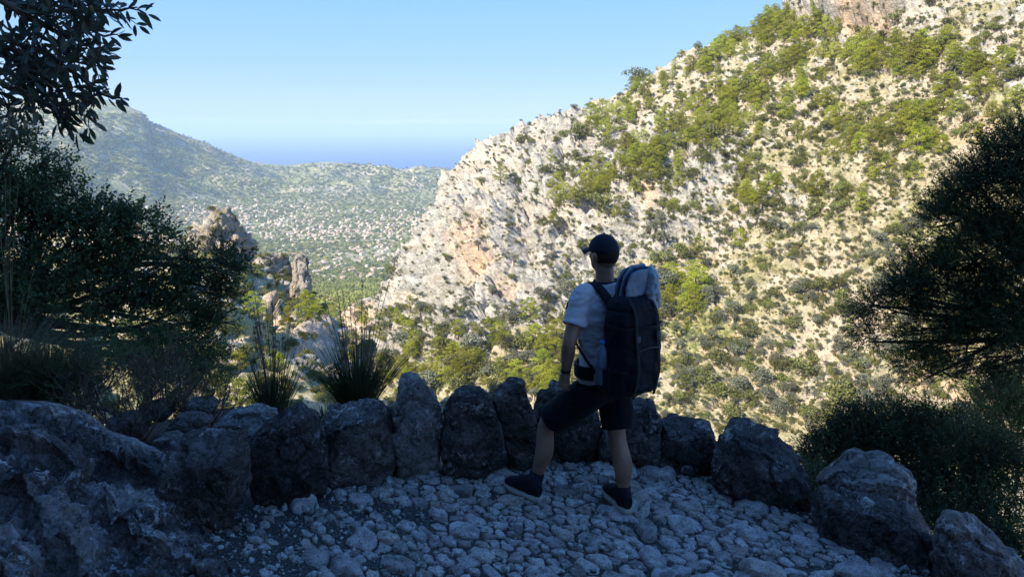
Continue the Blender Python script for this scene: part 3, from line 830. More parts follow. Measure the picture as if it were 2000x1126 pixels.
for out, Y, th_, yaw, lb, sd, sq in crags:
    v, f, b = stone_from_outline(out, Y, th_, 6, yaw, sq, {33: 4, 32: 4, 34: 4}.get(sd, 9), {33: .06, 32: .06, 34: .05}.get(sd, .10), sd, rid=1.2, fac=1.5)
    solo('crag', v, f, [M['crag']], b, lb, 'crag', 'crags')

# ------------------------------------------------------------------ vegetation of the mountainside
pine_groups = [  # centre px, py, rx, ry, angle, count, size px (height), where
 (1290,150,150,12,-33,44,33,'along the skyline crest of the ridge'), (1440,75,80,12,-30,30,36,'along the skyline crest of the ridge'), (1530,40,50,22,-30,18,42,'on the ridge left of the upper cliff'),
 (1205,200,30,7,-20,6,24,'along the skyline crest of the ridge'),(1430,90,60,16,-30,10,36,'along the skyline crest of the ridge'),
 (1330,240,120,26,-33,34,44,'in the band slanting down the mountainside'), (1180,330,80,20,-32,18,40,'in the band slanting down the mountainside'),
 (1480,180,80,32,-25,24,46,'in the band slanting down the mountainside'), (1400,215,60,30,-20,16,46,'in the band slanting down the mountainside'),(1260,290,70,22,-30,16,42,'in the band slanting down the mountainside'),(1150,368,30,12,-20,6,34,'in the band slanting down the mountainside'),
 (1760,95,110,30,5,22,58,'below the upper right cliff'), (1900,135,60,28,-30,12,60,'below the upper right cliff'), (1830,70,80,22,0,10,50,'below the upper right cliff'), (1640,110,60,34,0,10,46,'below the upper right cliff'),(1590,70,40,25,0,10,46,'below the upper right cliff'),
 (1800,235,70,30,0,16,66,'in the upper right below the scree'), (1680,250,70,24,0,9,48,'in the upper right below the scree'),(1560,160,90,40,0,12,46,'in the upper right below the scree'),
 (1480,372,48,14,-30,9,38,'in the small slanting row at mid slope'), (1455,345,16,14,0,3,42,'in the small slanting row at mid slope'),(1515,350,14,10,0,3,34,'in the small slanting row at mid slope'),
 (1350,575,62,30,5,16,58,'in the dense clump right of the hiker'),(1290,560,24,22,0,5,54,'in the dense clump right of the hiker'),
 (1085,690,34,44,-35,16,56,'in the dense clump behind the hiker'),(1050,735,46,22,-10,12,54,'in the dense clump behind the hiker'),
 (905,675,60,26,-32,12,48,'in the gully below the pale nose'), (830,680,50,26,-30,10,46,'in the gully below the pale nose'),(790,640,40,20,0,6,40,'in the gully below the pale nose'),(800,715,46,18,-10,8,48,'in the gully below the pale nose'),(860,710,40,16,-10,6,46,'in the gully below the pale nose'),
 (735,610,40,16,-20,5,30,'near the red soil bank'),
]
lone_pines = [(1035,604,52,'lone round pine standing in the middle of the pale slope'),(1588,368,56,'lone pointed pine on the right of the slope'),(1362,478,36,'lone dark pine right above the hiker\'s cap'),(978,345,36,'lone pine on the bare shoulder of the nose'),
              (1500,475,24,'small lone pine in the rocks at mid slope'),(1855,255,74,'biggest pine of the upper right, bright and broad'),(940,520,14,'tiny pine under the yellow rock face'),(1170,415,18,'tiny pine on the pale slabs left of the band')]
used = 0; cand = []
for gi_, (cx, cy, rx, ry, an, n, sz, wh) in enumerate(pine_groups):
    a = math.radians(an)
    for _ in range(int(n * 1.0)):
        r_0 = RNG.uniform(0, 1) ** .55 * 1.45; th_ = RNG.uniform(0, 6.28)
        ex, ey = r_0 * math.cos(th_) * rx, r_0 * math.sin(th_) * ry
        px, py = cx + ex * math.cos(a) - ey * math.sin(a), cy + ex * math.sin(a) + ey * math.cos(a)
        cand.append((px, py + sz * .4 + (RNG.uniform(0, 22) if 'skyline' in wh else 0), sz * RNG.uniform(.45, 1.05), wh))
# extra scattered pines
for _ in range(80):
    px = RNG.uniform(1050, 1990); cy = np.interp(px, [950, 1200, 1600, 2000], [420, 330, 240, 260])
    cand.append((px, RNG.normal(cy, 75), RNG.uniform(24, 42), 'scattered over the upper slope'))
for _ in range(40):
    cand.append((RNG.uniform(640, 1000), RNG.uniform(600, 760), RNG.uniform(18, 38), 'in the gully below the pale nose'))
pl = []
for px, py, sz, wh in cand:
    p = hill_at(px, py)
    if p is not None: pl.append((p, sz * p[1] / FPX, wh, sz, px, py - sz * .4))
pl.sort(key=lambda q: -q[3])
def place(name, me, p, s_, sx=1.0, label=None, cat=None, group=None, rz=None):
    ob = link(name, me, tuple(p), None, RNG.uniform(0, 6.28) if rz is None else rz, (s_ * sx, s_ * sx, s_))
    return tag(ob, label, cat, group)
for px, py, sz, lb in lone_pines:
    p = hill_at(px, py + sz * .4)
    if p is None: continue
    k = int(RNG.integers(0, 6)); root = link('pine_tree', None, tuple(p - [0, 0, .3]), None, RNG.uniform(0, 6.28), (sz * p[1] / FPX * 1.05,) * 3)
    tag(root, lb, 'pine tree', 'lone pines on the mountainside')
    link('crown', PINE_PARTS[k][0], (0, 0, 0), root); link('trunk', PINE_PARTS[k][1], (0, 0, 0), root)
rest_p, rest_s = [], []
NP_MAX = 290
for i, (p, hgt, wh, sz, px, py) in enumerate(pl):
    k = int(RNG.integers(0, 6)); p = p - np.array([0, 0, .3])
    if i < NP_MAX:
        shp = ['full-crowned pine', 'ragged pine', 'broad pine', 'low-branched pine', 'slender pine', 'leaning pine'][k]
        root = link('pine_tree', None, tuple(p), None, RNG.uniform(0, 6.28), (hgt * RNG.uniform(.95, 1.25),) * 2 + (hgt,))
        tag(root, '%s %s %s' % (size_word(sz, 34, 48), shp, where(px, py)), 'pine tree', 'pines of the mountainside')
        link('crown', PINE_PARTS[k][0], (0, 0, 0), root); link('trunk', PINE_PARTS[k][1], (0, 0, 0), root)
    else:
        rest_p.append(p); rest_s.append(hgt)
if rest_p: scatter_stuff('far_pines', rest_p, rest_s, PINE, 'more distant pines mixed among the rocks of the mountainside', 'pines', 8)

# shrubs: density by place
sh = []
def dens_at(px, py):
    d = .35
    d += .9 * ell(px, py, 1550, 250, 480, 130, -18, .6) + .5 * ell(px, py, 1300, 300, 200, 80, -30, .5)
    d += .55 * ell(px, py, 1550, 600, 450, 260, 0, .5) + .45 * ell(px, py, 950, 700, 260, 120, 0, .6)
    d -= .22 * ell(px, py, 930, 470, 150, 150, -30, .4) + .1 * ell(px, py, 1200, 470, 200, 120, 0, .4)
    return d
while len(sh) < 9000:
    px, py = RNG.uniform(560, 2010), RNG.uniform(5, 930)
    if RNG.random() > dens_at(np.array(px), np.array(py)): continue
    cl_ = perlin(np.array([px / 55., py / 40., 2.0]), 5)
    if cl_ + RNG.normal(0, .22) < -.12: continue
    p = hill_at(px, py)
    if p is None: sh.append(None); continue
    sz = min(RNG.lognormal(2.15, .62), 46) * (1.0 + .25 * (py > 560) + .25 * (py > 700)) * (.7 if px < 1000 and py < 600 else 1)
    sh.append((p, sz * p[1] / FPX, sz, px, py))
sh = [s for s in sh if s is not None]
big_green = [(1640,765,95,'big bright green thicket on the pale lower terraces'),(1610,550,44,'round light green tree on the mid terraces'),(940,712,50,'dark green round bush in the gully under the pines'),(1405,692,50,'dark green bush on the terraces right of the hiker'),
             (1275,600,40,'grey-green bush above the backpack'),(1530,712,44,'low bush on the terrace path'),(1650,600,56,'pale green bush by the big dark tree'),(1340,770,44,'olive green bush low on the slope'),(1430,800,52,'greyish bush low on the slope near the wall')]
for px, py, sz, lb in big_green:
    p = hill_at(px, py + sz * .25)
    if p is None: continue
    ob = place('shrub', SCRUB[int(RNG.integers(0, 6))], p - np.array([0, 0, .4]), sz * p[1] / FPX * 1.2, 1.0, lb, 'bush', 'big bushes on the terraces')
sh.sort(key=lambda q: -q[2])
def zone(px, py):
    if py > 620 and px > 1000: return 'on the lower terraces'
    if py > 560 and px <= 1000: return 'in the gully under the nose'
    if px < 1050: return 'on the pale nose of the mountain'
    if py < 240: return 'high on the slope near the ridge'
    return 'in the middle of the mountainside'
rp, rs, ro, rso = [], [], [], []
for i, (p, s_, sz, px, py) in enumerate(sh):
    ol = py > 430 and RNG.random() < .42
    if i < 290:
        k = int(RNG.integers(0, 5)); mesh = OLIVE[k] if ol else SCRUB[k]
        sw = size_word(sz, 26, 38) + ' ' + ['round', 'ragged', 'domed', 'spreading', 'lopsided'][k]
        nm = 'olive_tree' if ol else 'shrub'
        z_ = zone(px, py)
        place(nm, mesh, p - np.array([0, 0, .1 * s_]), s_ * (1.1 if ol else 1.15), RNG.uniform(.85, 1.2), sw + (' grey olive tree ' if ol else ' green shrub ') + where(px, py), 'olive tree' if ol else 'shrub', ('olive trees ' if ol else 'shrubs ') + 'of the mountainside')
    elif ol: ro.append(p); rso.append(s_ * 1.1)
    else: rp.append(p - np.array([0, 0, .12 * s_])); rs.append(s_ * 1.2)
scatter_stuff('hillside_scrub', rp, rs, SCRUB, 'low scrub dotted all over the rocky mountainside', 'scrub', 12)
scatter_stuff('hillside_olives', ro, rso, OLIVE, 'small grey olives and scrub on the terraces', 'olive scrub', 13)

# small tussocks, dwarf scrub and dry grass between the shrubs
tp, ts, gp_, gs_ = [], [], [], []
for _ in range(30000):
    px, py = RNG.uniform(560, 2010), RNG.uniform(-5, 930)
    cl_ = perlin(np.array([px / 38., py / 26., 7.0]), 15) + .5 * perlin(np.array([px / 12., py / 9., 3.0]), 16)
    if cl_ + RNG.normal(0, .18) < -.06 or RNG.random() > .35 + dens_at(np.array(px), np.array(py)): continue
    p = hill_at(px, py)
    if p is None: continue
    s_ = RNG.uniform(.4, 1.9) * (p[1] / 300) ** .6
    if RNG.random() < .45: gp_.append(p + [RNG.normal(0, .4), RNG.normal(0, .4), -.1]); gs_.append(s_ * 1.2)
    else: tp.append(p + [RNG.normal(0, .4), RNG.normal(0, .4), -.1]); ts.append(s_ * 1.3)
SCRUB_DRY = []
for k in range(3): m_ = SCRUB[k].copy(); m_.materials[0] = M['dry']; SCRUB_DRY.append(m_)
scatter_stuff('dwarf_scrub', tp, ts, SCRUB, 'tiny bushes between the rocks of the mountainside', 'scrub', 17)
scatter_stuff('dry_grass', gp_, gs_, SCRUB_DRY, 'yellow dry grass tussocks on the mountainside ledges', 'dry grass', 18)
# scrub on the crags
crp = []
for out, Y, th_, yaw, lb, sd, sq in crags:
    v, f, b = stone_from_outline(out, Y, th_, 4, yaw, sq, 9, .10, sd, rid=1.2, fac=1.5)
    if sd in (33, 34): continue
    c3 = v.mean(0); nz = norm(v - c3); k_ = (RNG.random(len(v)) < .10 + .2 * (nz[:, 2] > .2)) & (nz[:, 1] < .4)
    crp += list(v[k_] - nz[k_] * .4)
scatter_stuff('crag_scrub', crp, RNG.uniform(.7, 2.6, len(crp)), SCRUB + SCRUB_DRY[:1], 'scrub rooted in the cracks of the crags', 'scrub', 19)

# vegetation of the spur
rp, rs = [], []
for _ in range(2600):
    px, py = RNG.uniform(180, 800), RNG.uniform(440, 930)
    p = spur_at(px, py)
    if p is None: continue
    rp.append(p - np.array([0, 0, .2])); rs.append(min(RNG.lognormal(2.9, .5), 60) * p[1] / FPX)
o = np.argsort(-np.array(rs) / np.array(rp)[:, 1])
for j in o[:110]:
    k = int(RNG.integers(0, 5)); sx_, sy_, _d = project(rp[j])
    place('shrub', SCRUB[k], rp[j], rs[j], 1.0, ['round', 'ragged', 'domed', 'spreading', 'lopsided'][k] + ' scrub bush on the spur ' + where(sx_, sy_), 'shrub', 'shrubs on the spur below the path')
idx = o[110:]
scatter_stuff('spur_scrub', np.array(rp)[idx], np.array(rs)[idx], SCRUB, 'scrub growing between the rocks of the spur', 'scrub', 14)
spur_pines = [(600,600,60,'bright pine in front of the rock needle'),(622,612,46,'bright pine right of the rock needle\'s foot'),(560,610,34,'small pine left below the rock needle'),(498,590,52,'yellow-green pine below the blocky crag'),(470,700,44,'bright green pine by the dark tree\'s edge'),
              (650,640,40,'dark pine at the head of the gully'),(520,640,40,'dull green pine on the reddish bank'),(690,690,36,'thin bright pine at the gully bottom'),(470,760,60,'bright young pine close above the grass clumps'),(545,700,34,'small pine above the left grass clump'),(440,640,44,'pine half hidden by the dark tree'),(675,660,30,'pine in the gully beside the slab crag')]
for px, py, sz, lb in spur_pines:
    p = spur_at(px, py + sz * .45)
    if p is None: p = hill_at(px, py + sz * .45)
    if p is None: continue
    k = int(RNG.integers(0, 6)); root = link('pine_tree', None, tuple(p - [0, 0, .3]), None, RNG.uniform(0, 6.28), (sz * p[1] / FPX * 1.1,) * 3)
    tag(root, lb, 'pine tree', 'pines on the spur')
    link('crown', PINE_PARTS[k][0], (0, 0, 0), root); link('trunk', PINE_PARTS[k][1], (0, 0, 0), root)
# ================================================================== foreground ground, unseen cliff added to shade the path
wall_px = [(300,1075),(390,1046),(560,985),(700,945),(812,930),(920,930),(1000,915),(1110,900),(1250,918),(1345,925),(1480,990),(1560,1005),(1690,1085),(1800,1130),(1930,1200),(2150,1330)]
WB = np.array([G(a, b)[:2] for a, b in wall_px])
def wall_dist(x, y):
    """signed distance to the foot of the wall: positive on the valley side"""
    P = np.stack([x, y], -1); best = np.full(np.shape(x), 1e9); sg = np.zeros(np.shape(x))
    for a, b in zip(WB[:-1], WB[1:]):
        ab = b - a; t_ = np.clip(((P - a) @ ab) / (ab @ ab), 0, 1); q = a + t_[..., None] * ab
        d = np.hypot(P[..., 0] - q[..., 0], P[..., 1] - q[..., 1]); cr = ab[0] * (P[..., 1] - a[1]) - ab[1] * (P[..., 0] - a[0])
        m = d < best; best = np.where(m, d, best); sg = np.where(m, np.sign(cr), sg)
    return best * sg
def ground_z(x, y):
    x = np.asarray(x, float); y = np.asarray(y, float)
    d = wall_dist(x, y)
    Pn = np.stack([x, y, 0 * x], -1)
    z = fbm(Pn / .9, 3, 201) * .035 + fbm(Pn / .12, 2, 205) * .006
    dd = np.maximum(d, 0)
    left = sstep(-1.9, -2.9, x)
    drop_r = .20 * sstep(.1, .9, dd) + .72 * np.maximum(dd - .7, 0)
    drop_l = .12 * dd + .8 * np.maximum(dd - 3.2, 0)
    z = z - drop_r * (1 - left) - drop_l * left + (dd > 0) * fbm(Pn / 1.5, 4, 208) * .22 * np.minimum(dd, 1.5)
    return z
gx = np.concatenate([np.linspace(-26, -4, 60)[:-1], np.linspace(-4, 4, 260)[:-1], np.linspace(4, 22, 60)])
gy = np.concatenate([np.linspace(-20, 2.4, 40)[:-1], np.linspace(2.4, 6.4, 170)[:-1], np.linspace(6.4, 34, 80)])
GX, GY = np.meshgrid(gx, gy); GZ = ground_z(GX, GY)
t = NT('path_earth'); o_ = t.obj(); a_ = t.noise(o_, 6, 6, .65); b_ = t.noise(o_, 55, 5, .7)
c = t.ramp(b_, [(.30, (.022,.02,.019)), (.48, (.055,.05,.048)), (.60, (.13,.12,.115)), (.75, (.32,.30,.29))])
c = t.mix(t.ramp(a_, [(.42, .55), (.6, 0.0)]), c, (.06,.05,.045)); t.color(c)
t.bump(t.math('ADD', t.math('MULTIPLY', a_, .6), b_), 1.0, .03); M['earth'] = t.m
solo('ground', np.stack([GX, GY, GZ], -1).reshape(-1, 3), grid_faces(*GX.shape), [M['earth']], (0, 4, 0), kind='structure', smooth=True, label='stony earth of the path and the banks beside it')

t = NT('shade_cliff_rock'); m1 = t.noise(t.world(), .6, 6, .7); t.color(t.ramp(m1, [(.35, (.05,.05,.04)), (.65, (.14,.13,.11))])); M['cliff'] = t.m
# unseen cliff added behind the viewpoint, crest shaped to shade the path
sH = np.array([math.sin(SUN_AZ), math.cos(SUN_AZ)]); tH = np.array([-sH[1], sH[0]])
cs_ = np.linspace(-44, 46, 180); ch = np.linspace(0, 1, 70)
CS, CHh = np.meshgrid(cs_, ch)
top = np.interp(CS, [-44, -30, -17, -11, -7, 0, 5, 12, 25, 46], [1, 2, 5, 14, 18, 19.5, 19.5, 17, 12, 5]) + 1.6 * fbm(np.stack([CS / 5, CS * 0, CS * 0], -1), 4, 222)
off = 9.5 + 2.0 * CHh ** 2 * (top / 20) - 1.6 * (ridged(np.stack([CS / 7, CHh * top / 9, CS * 0], -1), 5, 230) - .4)
CX = sH[0] * off + tH[0] * CS; CY = sH[1] * off + tH[1] * CS
CZ = -2 + (top + 2) * CHh
fr_ = np.stack([CX, CY, CZ], -1)
bk_ = fr_[-1:] + np.array([sH[0] * 9, sH[1] * 9, 1.0]); bk2 = fr_[-1:] + np.array([sH[0] * 26, sH[1] * 26, -26.0])
fr_ = np.concatenate([fr_, bk_, bk2], 0)
solo('cliff', fr_.reshape(-1, 3), grid_faces(fr_.shape[0], 180), [M['cliff']], (-11, -10, 0), kind='structure', label='unseen cliff face added behind the path to keep it in shade')


def stone_mat(name, dark, mid, light, patch=.5, scale=1.0, blotch=(.5,.48,.44)):
    t = NT(name); o_ = t.obj()
    off_ = t.n.new('ShaderNodeVectorMath'); off_.operation = 'ADD'; cmb = t.n.new('ShaderNodeCombineXYZ')
    t.l.new(t.math('MULTIPLY', t.oi.outputs['Random'], 40.0), cmb.inputs[0]); t.l.new(o_, off_.inputs[0]); t.l.new(cmb.outputs[0], off_.inputs[1]); o_ = off_.outputs[0]
    a_ = t.noise(o_, 3.2 * scale, 7, .68, .4); b_ = t.noise(o_, 22 * scale, 6, .7); c_ = t.noise(o_, 9 * scale, 6, .75, .8)
    c = t.ramp(a_, [(.30, dark), (.50, mid), (.70, light)])
    c = t.mix(t.math('MULTIPLY', t.ramp(c_, [(.54, 0.0), (.60, patch)]), t.ramp(t.noise(o_, 2.1 * scale, 3), [(.46, .12), (.58, 1.0)])), c, blotch)   # pale lichen in patches
    c = t.mix(t.ramp(b_, [(.36, .8), (.48, 0.0)]), c, tuple(x * .35 for x in dark))    # pits
    c = t.mix(t.ramp(t.noise(o_, 60 * scale, 4, .7), [(.56, 0.0), (.66, .3)]), c, blotch)
    c = t.mix(1.0, c, t.ramp(t.oi.outputs['Random'], [(0.0, (.50,.49,.50)), (.35, (.80,.76,.74)), (.7, (.95,.95,.97)), (1.0, (1.1,1.08,1.04))]), 'MULTIPLY')   # every stone has its own tone
    t.color(c)
    t.bump(t.math('ADD', t.math('MULTIPLY', a_, 1.0), t.math('ADD', t.math('MULTIPLY', b_, .6), t.math('MULTIPLY', c_, .9))), 1.0, .08 / scale)
    t.rough(.85, .25); return t.m
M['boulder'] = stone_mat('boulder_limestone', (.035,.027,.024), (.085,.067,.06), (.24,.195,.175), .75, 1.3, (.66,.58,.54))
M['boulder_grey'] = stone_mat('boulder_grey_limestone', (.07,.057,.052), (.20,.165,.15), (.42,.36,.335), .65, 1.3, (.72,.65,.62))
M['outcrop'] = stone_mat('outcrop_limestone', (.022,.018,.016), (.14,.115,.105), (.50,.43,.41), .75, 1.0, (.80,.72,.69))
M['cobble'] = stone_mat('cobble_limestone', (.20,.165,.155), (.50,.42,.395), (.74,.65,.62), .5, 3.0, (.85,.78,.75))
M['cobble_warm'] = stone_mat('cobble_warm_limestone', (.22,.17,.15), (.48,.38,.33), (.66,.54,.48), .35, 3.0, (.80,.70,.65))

# ------------------------------------------------------------------ boulders of the wall
B = [  # outline, base pixel y for the foot, thickness, name, material, label, yaw, square
 ([(322,1010),(312,955),(318,905),(336,870),(356,846),(400,838),(458,841),(473,875),(478,930),(468,985),(440,1035),(395,1062),(350,1040)], 1046, .42, 'boulder', 'bulky flat-topped boulder at the left end of the wall beside the outcrop', -.3, .45, 0),
 ([(478,990),(474,930),(480,880),(500,840),(533,812),(576,792),(606,811),(622,842),(634,885),(640,940),(610,990),(540,1010)], 985, .42, 'boulder', 'dark boulder with a blunt peak, second from the left end', -.15, .55, 0),
 ([(640,955),(634,900),(631,850),(633,806),(660,796),(745,785),(758,806),(768,850),(772,905),(760,950),(700,965)], 945, .40, 'boulder', 'square block with a pale flat tilted top below the grass clump', -.1, .32, 0),
 ([(776,940),(768,850),(768,800),(776,765),(784,738),(798,729),(828,741),(848,768),(860,800),(864,868),(861,925),(820,945)], 930, .30, 'boulder', 'tall standing stone, smooth and grey with a leaning pointed head', .05, .5, 1),
 ([(866,940),(862,868),(864,800),(878,770),(905,752),(938,754),(958,778),(970,820),(985,860),(998,915),(960,945)], 932, .30, 'boulder', 'standing stone with an evenly rounded arch top', .05, .5, 0),
 ([(1000,930),(985,880),(970,830),(958,790),(961,765),(978,744),(1002,733),(1025,745),(1035,776),(1048,822),(1050,870),(1034,915)], 915, .34, 'boulder', 'knobbly standing stone with a notch on its left shoulder', .1, .5, 0),
 ([(1060,920),(1046,850),(1046,800),(1056,768),(1082,745),(1120,742),(1150,762),(1166,795),(1172,840),(1164,895),(1110,920)], 900, .36, 'boulder', 'broad boulder directly behind the hiker\'s bent leg', .0, .5, 0),
 ([(1166,905),(1166,860),(1176,834),(1200,824),(1228,836),(1236,875),(1226,910)], 905, .26, 'boulder', 'low dark stone seen between the hiker\'s legs', .0, .5, 0),
 ([(1228,930),(1220,870),(1218,812),(1232,790),(1250,778),(1276,789),(1289,818),(1292,880),(1280,932)], 920, .34, 'boulder', 'upright boulder with a narrow rounded top just right of the hiker', -.1, .5, 0),
 ([(1298,925),(1288,880),(1286,832),(1310,823),(1345,820),(1384,824),(1397,850),(1400,888),(1388,918),(1350,935)], 925, .36, 'boulder', 'low flat-topped block in the dip of the wall', -.2, .4, 0),
 ([(1405,965),(1394,920),(1400,875),(1410,848),(1430,840),(1464,834),(1512,846),(1545,874),(1570,920),(1577,968),(1552,1000),(1480,990)], 985, .48, 'boulder', 'big hunched boulder in the right half of the wall', -.45, .5, 0),
 ([(1612,985),(1600,962),(1625,930),(1650,905),(1672,894),(1722,895),(1765,908),(1780,935),(1776,975),(1730,992),(1660,990)], 1030, .50, 'boulder', 'pale-topped slab lying on the large boulder at the right', -.5, .5, 1),
 ([(1600,1060),(1588,1010),(1610,982),(1660,975),(1740,976),(1782,1000),(1806,1045),(1820,1120),(1780,1160),(1690,1130)], 1085, .55, 'boulder', 'large dark boulder under the pale-topped slab at the right', -.5, .5, 0),
 ([(1842,1160),(1832,1075),(1842,1045),(1866,1022),(1892,1017),(1925,1040),(1965,1070),(1992,1100),(2004,1160),(1940,1230)], 1180, .45, 'boulder', 'warm grey pointed boulder in the lower right corner', -.5, .5, 1),
 ([(316,1030),(288,1010),(280,975),(292,950),(312,946),(332,970),(335,1010)], 1030, .25, 'rock', 'small dark rock wedged between the outcrop and the first boulder', -.2, .5, 0),
 ([(470,870),(472,848),(488,836),(512,834),(520,852),(512,878)], 930, .2, 'rock', 'small pale rock peeping between the two leftmost boulders', .0, .5, 1),
 ([(405,850),(430,820),(456,806),(500,800),(534,812),(540,840),(500,860),(440,862)], 905, .5, 'rock', 'low grey rock behind the first two boulders', .0, .5, 1),
 ([(300,872),(310,852),(338,850),(360,870),(352,900),(316,900)], 960, .3, 'rock', 'lumpy pale rock behind the left end boulder', .0, .5, 1),
 ([(205,838),(222,812),(262,806),(290,822),(286,846),(240,852)], 838, .35, 'rock', 'flat pale rock seen through the bare twigs, lowest at the left', .1, .5, 1),
 ([(262,808),(280,788),(320,784),(338,800),(326,818),(286,820)], 812, .35, 'rock', 'flat pale rock seen through the bare twigs, in the middle', .1, .5, 1),
 ([(330,832),(350,810),(392,808),(412,824),(400,846),(356,848)], 836, .35, 'rock', 'flat pale rock seen through the bare twigs, nearest the first boulder', .1, .5, 1),
 ([(352,800),(372,780),(410,778),(424,792),(410,810),(370,812)], 805, .3, 'rock', 'small pale rock under the right edge of the twiggy bush', .1, .5, 1),
 ([(640,945),(646,915),(670,900),(690,915),(696,945),(668,958)], 950, .16, 'rock', 'small light stone leaning at the foot of the square block', .0, .5, 1),
 ([(1830,1110),(1808,1075),(1800,1050),(1815,1040),(1836,1060),(1842,1100)], 1110, .2, 'rock', 'small rock squeezed between the two right corner boulders', .0, .5, 0),
 ([(1282,905),(1290,888),(1306,886),(1316,900),(1310,918),(1290,920)], 922, .12, 'rock', 'small stone at the foot of the low flat-topped block', .0, .5, 1),
 ([(1320,920),(1335,902),(1362,900),(1372,916),(1350,930)], 932, .14, 'rock', 'dark wedge stone under the low flat-topped block', .0, .5, 0),
]
for i, (out, by, th_, nm, lb, yaw, sq, gm) in enumerate(B):
    cxp = np.mean([p[0] for p in out]); Yb = float(G(cxp, by)[1]) + th_ * .28
    big = th_ > .25
    tp = {0: (.05, -.45, .74), 1: (-.5, -.3, .86), 2: (-.12, -.35, .80), 9: (-.05, -.4, .80), 10: (.25, -.4, .84), 11: (-.1, -.35, .80), 13: (.5, -.4, .86)}.get(i)
    v, f, b = stone_from_outline(out, Yb, th_, 6 if big else 4, yaw, sq, 16, .052 if big else .06, 400 + i, chipd=(.76, .97), rid=.8, fac=1.1, g2k=.35, top=tp)
    b = np.array([b[0], b[1], max(b[2], -.1)])
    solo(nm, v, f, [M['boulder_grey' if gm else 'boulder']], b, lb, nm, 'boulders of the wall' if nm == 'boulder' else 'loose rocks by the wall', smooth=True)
# little black opening at the foot of the hunched boulder is left as a real gap between the stones

# ------------------------------------------------------------------ limestone outcrop on the left
OC = np.array([
 (-420, 740, 4.9,  -420, 1400, 2.1),
 (-150, 765, 4.8,  -200, 1400, 2.2),
 (0, 781, 4.7,  -60, 1400, 2.35),
 (80, 786, 4.7,  60, 1400, 2.5),
 (140, 802, 4.75,  130, 1390, 2.6),
 (190, 838, 4.75,  190, 1380, 2.7),
 (250, 858, 4.7,  250, 1370, 2.8),
 (300, 884, 4.6,  300, 1350, 2.9),
 (330, 940, 4.4,  345, 1340, 3.0),
 (368, 1000, 4.25,  380, 1330, 3.05),
 (402, 1050, 4.08,  400, 1330, 3.05),
 (412, 1120, 3.85, 410, 1330, 3.05),
 (416, 1180, 3.6, 414, 1330, 3.1)], float)
ou = np.concatenate([[0], np.cumsum(np.hypot(np.diff(OC[:, 0]), np.diff(OC[:, 1])))])
NO, MO = 420, 380
o6 = np.stack([cr_interp(np.linspace(0, ou[-1], NO), ou, OC[:, k]) for k in range(6)], -1)
vo = np.linspace(0, 1, MO)[:, None]
OX = o6[:, 0] * (1 - vo) + o6[:, 3] * vo; OY = o6[:, 1] * (1 - vo) + o6[:, 4] * vo
OI = (1 / o6[:, 2]) * (1 - vo) + (1 / o6[:, 5]) * vo
O0 = W(OX, OY, 1 / OI); ON = grid_normals(O0)
# ledges: beds run down to the right; warped saw-tooth gives undercut steps
bd = norm(np.array([.30, -.30, .90]))
wp = fbm(O0 / [1.1, .9, .6], 3, 301) * .26 + fbm(O0 / .2, 3, 305) * .03
of1, oe1 = facet(O0 / [.62, .5, .2] + wp[..., None] * .8, 331); of2, oe2 = facet(O0 / .10, 332)
q = (O0 @ norm(np.array([.42, .90, .12])) + wp * 1.1) / .36; fr2 = q - np.floor(q)
led = np.where(fr2 > .12, 1 - (fr2 - .12) / .88, fr2 / .12)                     # each bed rises to a lip and breaks off towards the path
bsel = .35 + 1.1 * np.clip(perlin(np.stack([np.floor(q) * 1.7, O0[..., 0] * 1.3, O0[..., 1] * 1.3], -1), 309) + .35, 0, 1)
q2 = q * 2.7 + fbm(O0 / .25, 3, 340) * 1.6; f3 = q2 - np.floor(q2); led2 = np.where(f3 > .15, 1 - (f3 - .15) / .85, f3 / .15)
do = (led - .45) * .20 * bsel + led2 * .030 + of1 * .05 + of2 * .030 - .05 * (1 - sstep(0, .16, oe1)) + (ridged(O0 / .30, 4, 311) - .4) * .055 + (ridged(O0 / .09, 3, 313) - .4) * .036 + fbm(O0 / .04, 3, 315) * .014
fade_ = (.15 + .85 * sstep(0, .04, vo))[..., None]
O1 = O0 + ON * do[..., None] * fade_ + np.array([-.3, -1.0, 0]) * (np.maximum(led - .5, 0) * .14 * bsel)[..., None] * fade_
ob_ = [O1[0] + np.array([.02 * k, .09 * k, -.035 * k * k]) for k in range(1, 6)]
OO = np.concatenate([np.array(ob_[::-1]), O1], 0)
solo('rock_outcrop', OO.reshape(-1, 3), grid_faces(OO.shape[0], NO), [M['outcrop']], (-2.2, 3.6, 0), 'long ledged limestone outcrop filling the lower left corner', 'rock outcrop', smooth=True)

# ------------------------------------------------------------------ cobbles
def clip_poly(poly, n, d):
    out = []
    for i in range(len(poly)):
        a, b = poly[i], poly[(i + 1) % len(poly)]; da, db = a @ n - d, b @ n - d
        if da <= 0: out.append(a)
        if (da < 0) != (db < 0) and abs(da - db) > 1e-12: out.append(a + (b - a) * (da / (da - db)))
    return out
def round_poly(poly, n=16, wob=.06, rg=None):
    P = np.array(poly)
    for _ in range(2):
        Q = np.roll(P, -1, 0); P = np.stack([P * .75 + Q * .25, P * .25 + Q * .75], 1).reshape(-1, 2)
    seg = np.hypot(*(np.roll(P, -1, 0) - P).T); L = np.concatenate([[0], np.cumsum(seg)]); Pc = np.concatenate([P, P[:1]])
    s_ = np.linspace(0, L[-1], n, endpoint=False); R = np.stack([np.interp(s_, L, Pc[:, 0]), np.interp(s_, L, Pc[:, 1])], -1)
    c = R.mean(0); k = 1 + rg.normal(0, wob, n); k = (k + np.roll(k, 1)) / 2
    return c + (R - c) * k[:, None]
